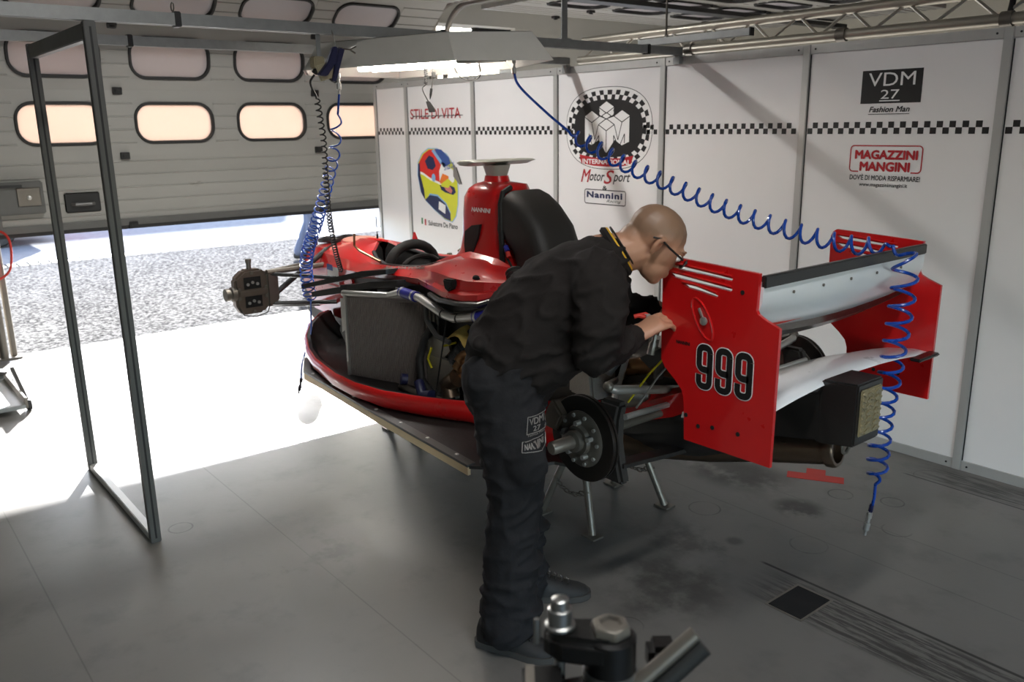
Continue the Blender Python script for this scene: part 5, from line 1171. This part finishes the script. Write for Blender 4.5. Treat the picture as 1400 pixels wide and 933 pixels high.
# tool held in both hands
plw = root('pliers', (-1.80, 2.06, 1.05), 'red handled pliers held in the mechanic\'s hands', 'pliers')
q0 = V(-2.042, 1.657, 0) + Matrix.Rotation(.8889, 3, 'Z') @ V(.425, .02, 1.085)
for s_ in (-1, 1):
    ob('grip', G().tube([q0 + V(.0, .010 * s_, .02), q0 + V(-.012, .016 * s_ - .012, .026), q0 + V(-.022, .012 * s_ - .026, .022)], .007, 8), M['red_tape'], plw)
ob('jaw', G().tube([q0 + V(0, 0, .02), q0 + V(.03, .04, .0)], [.010, .004], 8), M['steel'], plw)
ob('pivot', G().lathe([(.009, -.008), (.009, .008)], q0 + V(0, 0, .02), (0, 0, 1), 10), M['steel'], plw)

# yellow cloth on the engine
g = G(); n = 8; vs = []; fs = []
for i in range(n + 1):
    for j in range(n + 1):
        u, v = i / n, j / n
        vs.append((-3.14 + .2 * u, 2.14 + .12 * v + .015 * math.sin(5 * u), .785 + .02 * math.sin(6 * u + 2 * v) - .03 * (1 - v) + .015 * u))
for i in range(n):
    for j in range(n): fs.append((i * (n + 1) + j, (i + 1) * (n + 1) + j, (i + 1) * (n + 1) + j + 1, i * (n + 1) + j + 1))
g.add(vs, fs); g.add([(x, y, z - .004) for x, y, z in vs], [tuple(reversed(f)) for f in fs])
tag(ob('cleaning_cloth', g, M['cloth_yellow']), 'crumpled yellow cloth lying on the engine pipes behind the mechanic', 'cloth')

# ================================================================= HOSES AND CABLES
def catmull(pts, n):
    P = [Vector(p) for p in pts]; P = [P[0] * 2 - P[1]] + P + [P[-1] * 2 - P[-2]]; out_ = []
    for i in range(1, len(P) - 2):
        for k in range(n):
            t = k / n; a, b_, c, d = P[i - 1], P[i], P[i + 1], P[i + 2]
            out_.append(.5 * ((2 * b_) + (c - a) * t + (2 * a - 5 * b_ + 4 * c - d) * t * t + (3 * b_ - a - 3 * c + d) * t ** 3))
    out_.append(P[-2]); return out_
def coil(path, rc, turns, per=12, fade=1.5, n=20, warp=1.0):
    """helix about a path; returns points"""
    base = catmull(path, n); L = [0.0]
    for a, b_ in zip(base[:-1], base[1:]): L.append(L[-1] + (b_ - a).length)
    N = int(turns * per * max(1, warp)); out_ = []; ref = None; j = 0
    for i in range(N + 1):
        s = L[-1] * i / N
        while j < len(L) - 2 and L[j + 1] < s: j += 1
        f = (s - L[j]) / max(L[j + 1] - L[j], 1e-6); p = base[j].lerp(base[j + 1], f); t = (base[j + 1] - base[j]).normalized()
        if ref is None: ref = t.cross(Vector((0, 0, 1)) if abs(t.z) < .9 else Vector((1, 0, 0))).normalized()
        ref = (ref - t * ref.dot(t)).normalized(); o = t.cross(ref)
        r = (rc(i / N) if callable(rc) else rc) * min(1, i / per / fade, (N - i) / per / fade)
        a = 2 * PI * turns * (i / N) ** warp; out_.append(p + ref * (r * math.cos(a)) + o * (r * math.sin(a)))
    return out_
def fitting(g, p, d, s=1.0):
    g.lathe([(.006 * s, 0), (.009 * s, .004), (.009 * s, .022 * s), (.0065 * s, .025 * s), (.0065 * s, .04 * s), (.010 * s, .042 * s), (.010 * s, .065 * s), (.005 * s, .07 * s), (.005 * s, .085 * s)], p, d, 10); return g
# long blue air hose over the rear wing
bh = root('coiled_air_hose', (-1.36, 2.74, .2), 'blue coiled air hose running from lamp tray over the rear wing and hanging down', 'air hose')
p1 = [(-2.99, 2.441, 1.93), (-2.962, 2.447, 1.87), (-2.825, 2.474, 1.762), (-2.70, 2.50, 1.675)]
ob('straight_hose', G().tube(catmull(p1, 6), .0055, 8), M['blue_hose'], bh)
p2 = [(-2.70, 2.50, 1.675), (-2.44, 2.549, 1.554), (-2.271, 2.581, 1.492), (-1.961, 2.641, 1.385), (-1.681, 2.695, 1.315), (-1.504, 2.73, 1.29), (-1.39, 2.75, 1.295)]
p3 = [(-1.385, 2.75, 1.30), (-1.345, 2.745, 1.27), (-1.33, 2.74, 1.18), (-1.345, 2.74, .9), (-1.36, 2.74, .7), (-1.36, 2.74, .45)]
hp = coil(p2, .030, 23, fade=1) + coil(p3, lambda f: .040 - .006 * f, 15, fade=1, warp=1.15)[1:]
ob('coil', G().tube(hp, .0058, 7), M['blue_hose'], bh)
ob('straight_hose', G().tube([hp[-1], V(-1.36, 2.74, .40), V(-1.365, 2.738, .36)], .0055, 8), M['blue_hose'], bh)
ob('spring_guard', G().tube(coil([(-1.365, 2.738, .38), (-1.368, 2.736, .34)], .007, 8), .0018, 5), M['navy_dark'], bh)
ob('coupling', fitting(G(), V(-1.368, 2.736, .345), V(-.1, -.05, -1), 1.1), M['steel'], bh)
ob('coupling', fitting(G(), V(-2.99, 2.441, 1.99), V(0, 0, -1), 1.0), M['steel'], bh)
# blue air hose at the left
b1 = root('coiled_air_hose', (-4.45, 2.05, .45), 'blue coiled air hose hanging in front of the garage door to the car nose', 'air hose')
ob('straight_hose', G().tube(catmull([(-3.552, 1.888, 1.86), (-3.575, 1.892, 1.80), (-3.595, 1.897, 1.765)], 5), .005, 8), M['blue_hose'], b1)
hp = coil([(-3.595, 1.897, 1.765), (-3.66, 1.908, 1.64), (-3.711, 1.917, 1.555), (-3.984, 1.965, 1.292), (-4.237, 2.01, 1.076), (-4.373, 2.05, .936), (-4.45, 2.10, .74)], lambda f: .024 + .012 * f, 30, fade=1, warp=1.4)
ob('coil', G().tube(hp, .0042, 6), M['blue_hose'], b1)
ob('straight_hose', G().tube(catmull([hp[-1], (-4.44, 2.09, .66), (-4.40, 2.06, .56), (-4.36, 1.98, .42), (-4.33, 1.95, .33)], 6), .0048, 8), M['blue_hose'], b1)
ob('coupling', fitting(G(), V(-4.33, 1.95, .335), V(-.3, -.1, -1), 1.2), M['black'], b1)
ob('coupling', fitting(G(), V(-3.552, 1.888, 1.945), V(0, 0, -1), 1.1), M['steel'], b1)
# navy spring clip above it
nc = root('spring_clip', (-3.55, 1.87, 1.9), 'navy blue rubber clip hanging by a wire hook from the near rail', 'clip')
ob('hook', G().tube(catmull([(-3.55, 1.86, 2.14), (-3.52, 1.86, 2.10), (-3.52, 1.865, 2.06), (-3.535, 1.87, 2.03)], 5), .003, 6), M['steel'], nc)
ob('jaw', G().loft([[(-3.53, 1.85, 2.05), (-3.51, 1.85, 2.05), (-3.51, 1.875, 2.05), (-3.53, 1.875, 2.05)], [(-3.54, 1.82, 1.98), (-3.51, 1.82, 1.98), (-3.51, 1.86, 1.98), (-3.54, 1.86, 1.98)], [(-3.54, 1.775, 1.93), (-3.51, 1.775, 1.93), (-3.51, 1.815, 1.925), (-3.54, 1.815, 1.925)]]), M['navy_dark'], nc, bev=.004)
ob('jaw', G().loft([[(-3.53, 1.88, 2.05), (-3.51, 1.88, 2.05), (-3.51, 1.91, 2.045), (-3.53, 1.91, 2.045)], [(-3.53, 1.86, 1.98), (-3.51, 1.86, 1.98), (-3.51, 1.885, 1.98), (-3.53, 1.885, 1.98)], [(-3.53, 1.84, 1.905), (-3.51, 1.84, 1.905), (-3.51, 1.858, 1.905), (-3.53, 1.858, 1.905)]]), M['navy_dark'], nc, bev=.004)
ob('wire_spring', G().tube([(-3.515, 1.88, 2.045), (-3.51, 1.93, 2.04), (-3.505, 1.96, 2.055)], .004, 6).tube([(-3.51, 1.93, 2.04), (-3.505, 1.955, 2.025)], .004, 6), M['steel_dull'], nc)
# black cable and socket
bc = root('coiled_cable', (-4.38, 2.27, .9), 'black coiled power cable hanging from the wall socket box to the car nose', 'cable')
hp = coil([(-3.60, 1.80, 1.84), (-3.66, 1.85, 1.66), (-3.74, 1.89, 1.496), (-3.93, 1.99, 1.265), (-4.18, 2.14, 1.052), (-4.38, 2.27, .90)], .012, 46, per=10, fade=.6)
ob('coil', G().tube(hp, .0036, 6), M['rubber'], bc)
ob('lead', G().tube(catmull([(-3.585, 1.79, 1.935), (-3.60, 1.775, 1.90), (-3.60, 1.80, 1.84)], 5), .005, 6), M['rubber'], bc)
ob('plug', G().tube([(-3.585, 1.79, 1.94), (-3.575, 1.80, 1.96)], .014, 10), M['black'], bc)
sb = root('socket_box', (-3.56, 1.80, 1.93), 'beige power socket box with open flap under the lamp tray end', 'socket box')
ob('box', G().box((-3.57, 1.80, 1.985), (.05, .05, .05)), mat('beige_plastic', (150, 140, 112), .5), sb, bev=.005)
ob('flap', G().box((-3.545, 1.83, 1.95), (.01, .09, .07), M=Matrix.Rotation(.3, 3, 'X')), mat('beige_flap', (168, 158, 130), .45), sb, bev=.004)
ob('strap', G().bar((-3.55, 1.80, 2.01), (-3.55, 1.80, 2.104), .02, .003), M['galv'], sb)
# short leads under the lamp
c1 = root('coiled_lead', (-3.60, 2.40, 1.78), 'short black coiled lead with a flat plug hanging under the lamp tray', 'cable')
hp = coil([(-3.635, 2.41, 2.02), (-3.632, 2.408, 1.95), (-3.629, 2.404, 1.905)], .008, 12, per=10, fade=.5)
ob('coil', G().tube(hp, .0028, 6), M['rubber'], c1); ob('lead', G().tube(catmull([hp[-1], (-3.636, 2.388, 1.883), (-3.604, 2.40, 1.82)], 5), .003, 6), M['rubber'], c1)
ob('plug', G().prism([(-3.612, 2.39, 1.825), (-3.60, 2.405, 1.825), (-3.578, 2.418, 1.79), (-3.574, 2.418, 1.774), (-3.592, 2.394, 1.772)], (.012, -.01, 0)), M['rubber'], c1, bev=.002)
c2 = root('tool_lead', (-3.605, 2.42, 1.84), 'straight black lead with jack plug hanging under the lamp tray', 'cable')
ob('lead', G().tube([(-3.61, 2.435, 2.02), (-3.605, 2.43, 1.93), (-3.605, 2.42, 1.88)], .0028, 6), M['rubber'], c2); ob('jack', G().tube([(-3.605, 2.42, 1.885), (-3.605, 2.414, 1.857), (-3.606, 2.41, 1.835)], [.007, .006, .002], 8), M['black'], c2)
ob('hook', G().box((-3.605, 2.435, 1.95), (.012, .02, .03)), M['black'], c2, bev=.003)
c3 = root('slack_cable', (-3.43, 2.53, 1.92), 'black cable loop sagging below the lamp tray', 'cable')
ob('loop', G().tube(catmull([(-3.54, 2.50, 2.03), (-3.53, 2.52, 1.96), (-3.50, 2.55, 1.925), (-3.42, 2.56, 1.925), (-3.37, 2.545, 1.95), (-3.375, 2.53, 2.03)], 6), .003, 6), M['rubber'], c3)
# red cable at the door
rc_ = ob('red_cable', G().tube(catmull([(-7.33, .96, 1.0), (-7.30, 1.02, .985), (-7.27, 1.05, .93), (-7.27, 1.05, .82), (-7.27, 1.02, .70), (-7.28, .94, .64), (-7.28, .86, .64)], 6), .009, 8), M['red_tape']); tag(rc_, 'red cable looping down beside the left door jamb', 'cable')

# ================================================================= FLOOR JACK, LEFT EDGE
fj = root('trolley_jack', (-6.1, .68, 0), 'low grey trolley jack standing in shade at the left edge', 'jack')
ob('base_plate', G().bx((-6.62, .58, .03), (-5.84, .80, .055)), M['galv'], fj, bev=.004)
for y in (.575, .795):
    ob('side_rail', G().bx((-6.62, y - .008, .03), (-5.84, y + .008, .10)), M['steel_dull'], fj, bev=.003)
ob('lift_arm', G().bar((-6.4, .69, .09), (-6.02, .69, .22), .06, .04), M['alu_dark'], fj); ob('saddle', G().lathe([(.05, 0), (.055, .02), (.045, .025)], (-6.02, .69, .23)), M['black'], fj)
ob('handle', G().tube([(-6.3, .70, .12), (-6.55, .70, .55), (-6.6, .70, .62)], .016), M['alu_dark'], fj)
for x in (-6.52, -5.90):
    for y in (.555, .815):
        ob('castor', G().lathe([(.012, -.014), (.032, -.014), (.034, 0), (.032, .014), (.012, .014)], (x, y, .034), (0, 1, 0), 16), M['black'], fj)
ob('strut', G().bar((-6.25, .80, .20), (-5.88, .815, .03), .02, .02), M['alu_dark'], fj)

# ================================================================= CLAMP MECHANISM, FOREGROUND
vs_ = root('clamp_stand', (-.84, .80, 0), 'black steel clamp mechanism with big bolts and lever, at the bottom edge', 'clamp stand')
Fv = V(.63, .776, 0); Rr = V(.776, -.63, 0)   # right in the picture, towards the camera
c0 = V(-.861, .78, .985); c1_ = V(-.805, .834, .948)
Rz = math.atan2(.776, .63)
ob('column', G().lathe([(.045, 0), (.045, .02), (.03, .03), (.03, .80), (.04, .81)], (c1_.x, c1_.y, 0), n=20), M['cast_black'], vs_)
ob('base', G().lathe([(.2, 0), (.2, .012), (.06, .03), (.045, .04)], (c1_.x, c1_.y, .0), n=32), M['cast_black'], vs_)
ob('boss', G().lathe([(.036, -.15), (.036, -.065), (.040, -.06), (.040, -.005), (.034, .0)], c1_, n=28), M['cast_black'], vs_)
ob('ring', G().lathe([(.0405, -.075), (.0425, -.073), (.0425, -.062), (.0405, -.06)], c1_, n=28), M['zinc'], vs_)
ob('hex_nut', G().lathe([(.030, 0), (.032, .002), (.032, .012), (.028, .017), (.018, .018), (.017, .013)], c1_, n=6), M['steel_dull'], vs_, bev=.002)
lk = G(); a, b_ = c0 + V(0, 0, -.03), c1_ + V(0, 0, -.03)
lk.loft([[Vector((p.x, p.y, 0)) + Vector((o[0], o[1], zz)) for p, o in pts] for pts, zz in ((([(a, (-.02, -.025)), (a, (.018, -.028)), (b_, (.03, -.03)), (b_, (.035, .025)), (b_, (-.03, .03)), (a, (-.03, .02))]), .905), (([(a, (-.02, -.025)), (a, (.018, -.028)), (b_, (.03, -.03)), (b_, (.035, .025)), (b_, (-.03, .03)), (a, (-.03, .02))]), .952))])
ob('link_plate', lk, M['cast_black'], vs_, bev=.012, seg=3)
bl = ob('bolt', G().lathe([(.024, -.03), (.024, -.026), (.019, -.024), (.019, .0), (.014, .002), (.014, .016), (.011, .018)], c0, n=20), M['zinc'], vs_)
ob('bolt_head', G().lathe([(.017, -.022), (.017, .002)], c0, n=6), M['zinc'], bl)
ob('pin', G().tube([c0 + V(0, -.0, -.14) + Fv * .0, c0 + V(0, 0, -.06)], .009, 12), M['zinc'], vs_)
ob('spring_pin', G().tube([c0 - Fv * .036 + V(0, 0, -.06), c0 - Fv * .036 + V(0, 0, -.018)], .005, 10), M['zinc'], vs_)
blk = c0 - Fv * .03 + Rr * .06
ob('block', G().box(blk + V(0, 0, -.16), (.06, .07, .16), Rz), M['cast_black'], vs_, bev=.004)
ob('block_edge', G().box(blk + V(0, 0, -.079) - Fv * .018, (.014, .06, .003), Rz).box(blk + V(0, 0, -.079) + Rr * .028, (.05, .01, .003), Rz), M['steel_dull'], vs_)
ob('yoke', G().bar(blk + V(0, 0, -.12), c1_ + V(0, 0, -.10), .05, .035), M['cast_black'], vs_, bev=.006)
ob('yoke', G().bar(blk + V(0, 0, -.20), c1_ + V(0, 0, -.16), .05, .05), M['cast_black'], vs_, bev=.006)
ob('yoke_bolt', G().lathe([(.012, 0), (.012, .008), (.007, .008), (.007, .012)], blk + Fv * .06 + Rr * .04 + V(0, 0, -.15), (.776, -.63, .3), 12), M['zinc'], vs_)
l0 = V(-.766, .852, .868); l1 = V(-.722, .935, .945)
lv = ob('lever', G().tube([l0 - (l1 - l0) * .6, l0, l1], [.010, .0125, .0125], 12), M['steel_dull'], vs_)
ob('lever_grip', G().tube([l0 + Fv * .012 + V(0, 0, -.024), l1 + Fv * .012 + V(0, 0, -.02)], .018, 12), M['rubber'], vs_)
ob('side_block', G().box(c1_ + Fv * .085 + V(0, 0, -.055) - Rr * .02, (.05, .05, .05), Rz), M['cast_black'], vs_, bev=.01)
ob('side_arm', G().bar(c1_ + V(0, 0, -.085), l0 + V(0, 0, -.01), .03, .03), M['cast_black'], vs_, bev=.005)

# ================================================================= OUTSIDE
# person in jeans
op = root('person', (-10.4, 4.95, 0), 'person in blue jeans walking outside beyond the garage door', 'person', rz=math.radians(40), local=True)
HC2 = V(.04, 0, 1.62); I3 = Matrix.Rotation(math.radians(5), 3, 'Y')
g = G(); head(g, HC2, I3); g.limb([(0, 0, 1.4), (.01, 0, 1.5), (.02, 0, 1.56)], [.06, .055, .055])
g.limb([(0, 0, .95), (0, 0, 1.15), (0, 0, 1.38)], [(.13, .09), (.14, .1), (.14, .08)])
HANDS = []
for q in (-1, 1):
    g.limb([(0, q * .17, 1.38), (-.04, q * .23, 1.15), (.10, q * .19, 1.02)], [.05, .042, .03])
    g.limb([(0, -.09, .9), (.10, -.1, .55), (.08, -.1, .3), (.04, -.1, .08)] if q < 0 else [(0, .09, .9), (-.02, .1, .5), (-.14, .1, .25), (-.2, .1, .1)], [.07, .05, .04, .035])
    hand(g, V(.10, q * .19, 1.02), (.7, -q * .6, -.1), (0, -q, 0), (0, 0, 1), .35)
ob_fused('body', g, SKIN, op, .007, 3)[0]
jaw_eyes(op, HC2, I3)
g = G(); g.limb([(0, 0, .95), (0, 0, 1.15), (0, 0, 1.36), (0, 0, 1.43)], [(.17, .13), (.18, .14), (.18, .12), (.09, .08)], n=18)
for q in (-1, 1): g.limb([(0, q * .16, 1.36), (-.04, q * .235, 1.15), (.09, q * .195, 1.025)], [.08, .065, .05])
ob_fused('jacket', g, M['jacket'], op, .014, 3)
g = G(); g.limb([(0, 0, 1.0), (0, 0, .9)], [(.16, .12), (.17, .13)])
g.limb([(0, -.09, .9), (.10, -.1, .55), (.08, -.1, .3), (.04, -.1, .08)], [.098, .08, .072, .075]); g.limb([(0, .09, .9), (-.02, .1, .5), (-.14, .1, .25), (-.2, .1, .1)], [.098, .08, .07, .072])
ob_fused('jeans', g, M['jeans'], op, .014, 3)
for x, y in ((.05, -.1), (-.19, .1)):
    ob('shoe', G().limb([(x - .06, y, .045), (x + .05, y, .045), (x + .13, y, .035)], [(.04, .045), (.045, .04), (.035, .028)]), M['shoe'], op)
ob('hair', G().ell(HC2 + V(-.02, 0, .05), (.102, .082, .082)), STUB, op)
# parked red car
pc = root('parked_car', (-15.6, .6, 0), 'parked red car with alloy wheels just inside view at the left edge', 'car')
prof = [(-1.3, .28), (-1.35, .6), (-1.2, .92), (-.6, 1.0), (-.1, 1.42), (1.1, 1.45), (1.7, 1.0), (2.6, .9), (2.85, .62), (2.85, .3)]
ob('body_shell', G().loft([[(x, y if abs(x + 15.85) < .7 else y, z - (.03 if k else 0)) for y, z in prof] for k, x in ((1, -16.6), (0, -16.5), (0, -15.15), (1, -15.02))]), M['red'], pc, bev=.03)
ob('side_window', G().prism([(-15.015, -.5, .98), (-15.06, -.05, 1.36), (-15.06, 1.0, 1.38), (-15.015, 1.5, 1.0)], (-.02, 0, 0)), M['carbon'], pc)
tyre = [(.2, -.09), (.29, -.1), (.315, -.07), (.315, .07), (.29, .1), (.2, .09)]
for y in (-.55, 2.0):
    for x in (-15.06, -16.55):
        wl = ob('wheel', G().lathe(tyre, (x, y, .315), (1, 0, 0), 32), M['rubber'], pc)
        ob('rim', G().lathe([(.205, -.05), (.205, .07), (.18, .075), (.17, .03), (.03, .05), (.03, -.04)], (x, y, .315), (1, 0, 0), 28), M['steel'], wl)
        for k in range(5):
            a = 2 * PI * k / 5; ob('spoke', G().bar((x + .06, y + .03 * math.cos(a), .315 + .03 * math.sin(a)), (x + .07, y + .19 * math.cos(a), .315 + .19 * math.sin(a)), .04, .02, up=(1, 0, 0)), M['steel'], wl)
ob('bumper', G().bx((-16.4, 2.83, .24), (-15.1, 2.92, .45)), M['red'], pc, bev=.03)
# service trailer
tl = root('service_trailer', (-30, 4.5, 0), 'white and blue service trailer parked far beyond the road', 'trailer')
ob('box_body', G().bx((-32, -5, .9), (-28.5, 13.4, 3.9)), M['white_paint'], tl, bev=.05)
for k in range(6):
    ob('panel', G().bx((-28.49, -4.4 + k * 3.0, 1.4), (-28.46, -1.8 + k * 3.0, 3.5)), M['print_lightblue'] if k % 2 else M['print_white'], tl)
for y in (-2, -.6, 9.4, 10.8):
    for x in (-31.6, -29):
        ob('wheel', G().lathe([(.2, -.14), (.46, -.14), (.5, -.1), (.5, .1), (.46, .14), (.2, .14)], (x, y, .49), (1, 0, 0), 24), M['rubber'], tl)
ob('side_skirt', G().bx((-31.8, -4.8, .35), (-28.7, 13.2, .9)), M['alu_dark'], tl)
mp = root('marker_post', (-15.5, 10.0, 0), 'red marker post standing outside beyond the open second doorway', 'post')
ob('shaft', G().tube([(-15.5, 10.0, .05), (-15.5, 10.0, 2.75)], .04, 10), M['red_tape'], mp); ob('base', G().lathe([(.22, 0), (.22, .04), (.08, .07)], (-15.5, 10.0, -.01), n=20), M['rubber'], mp)
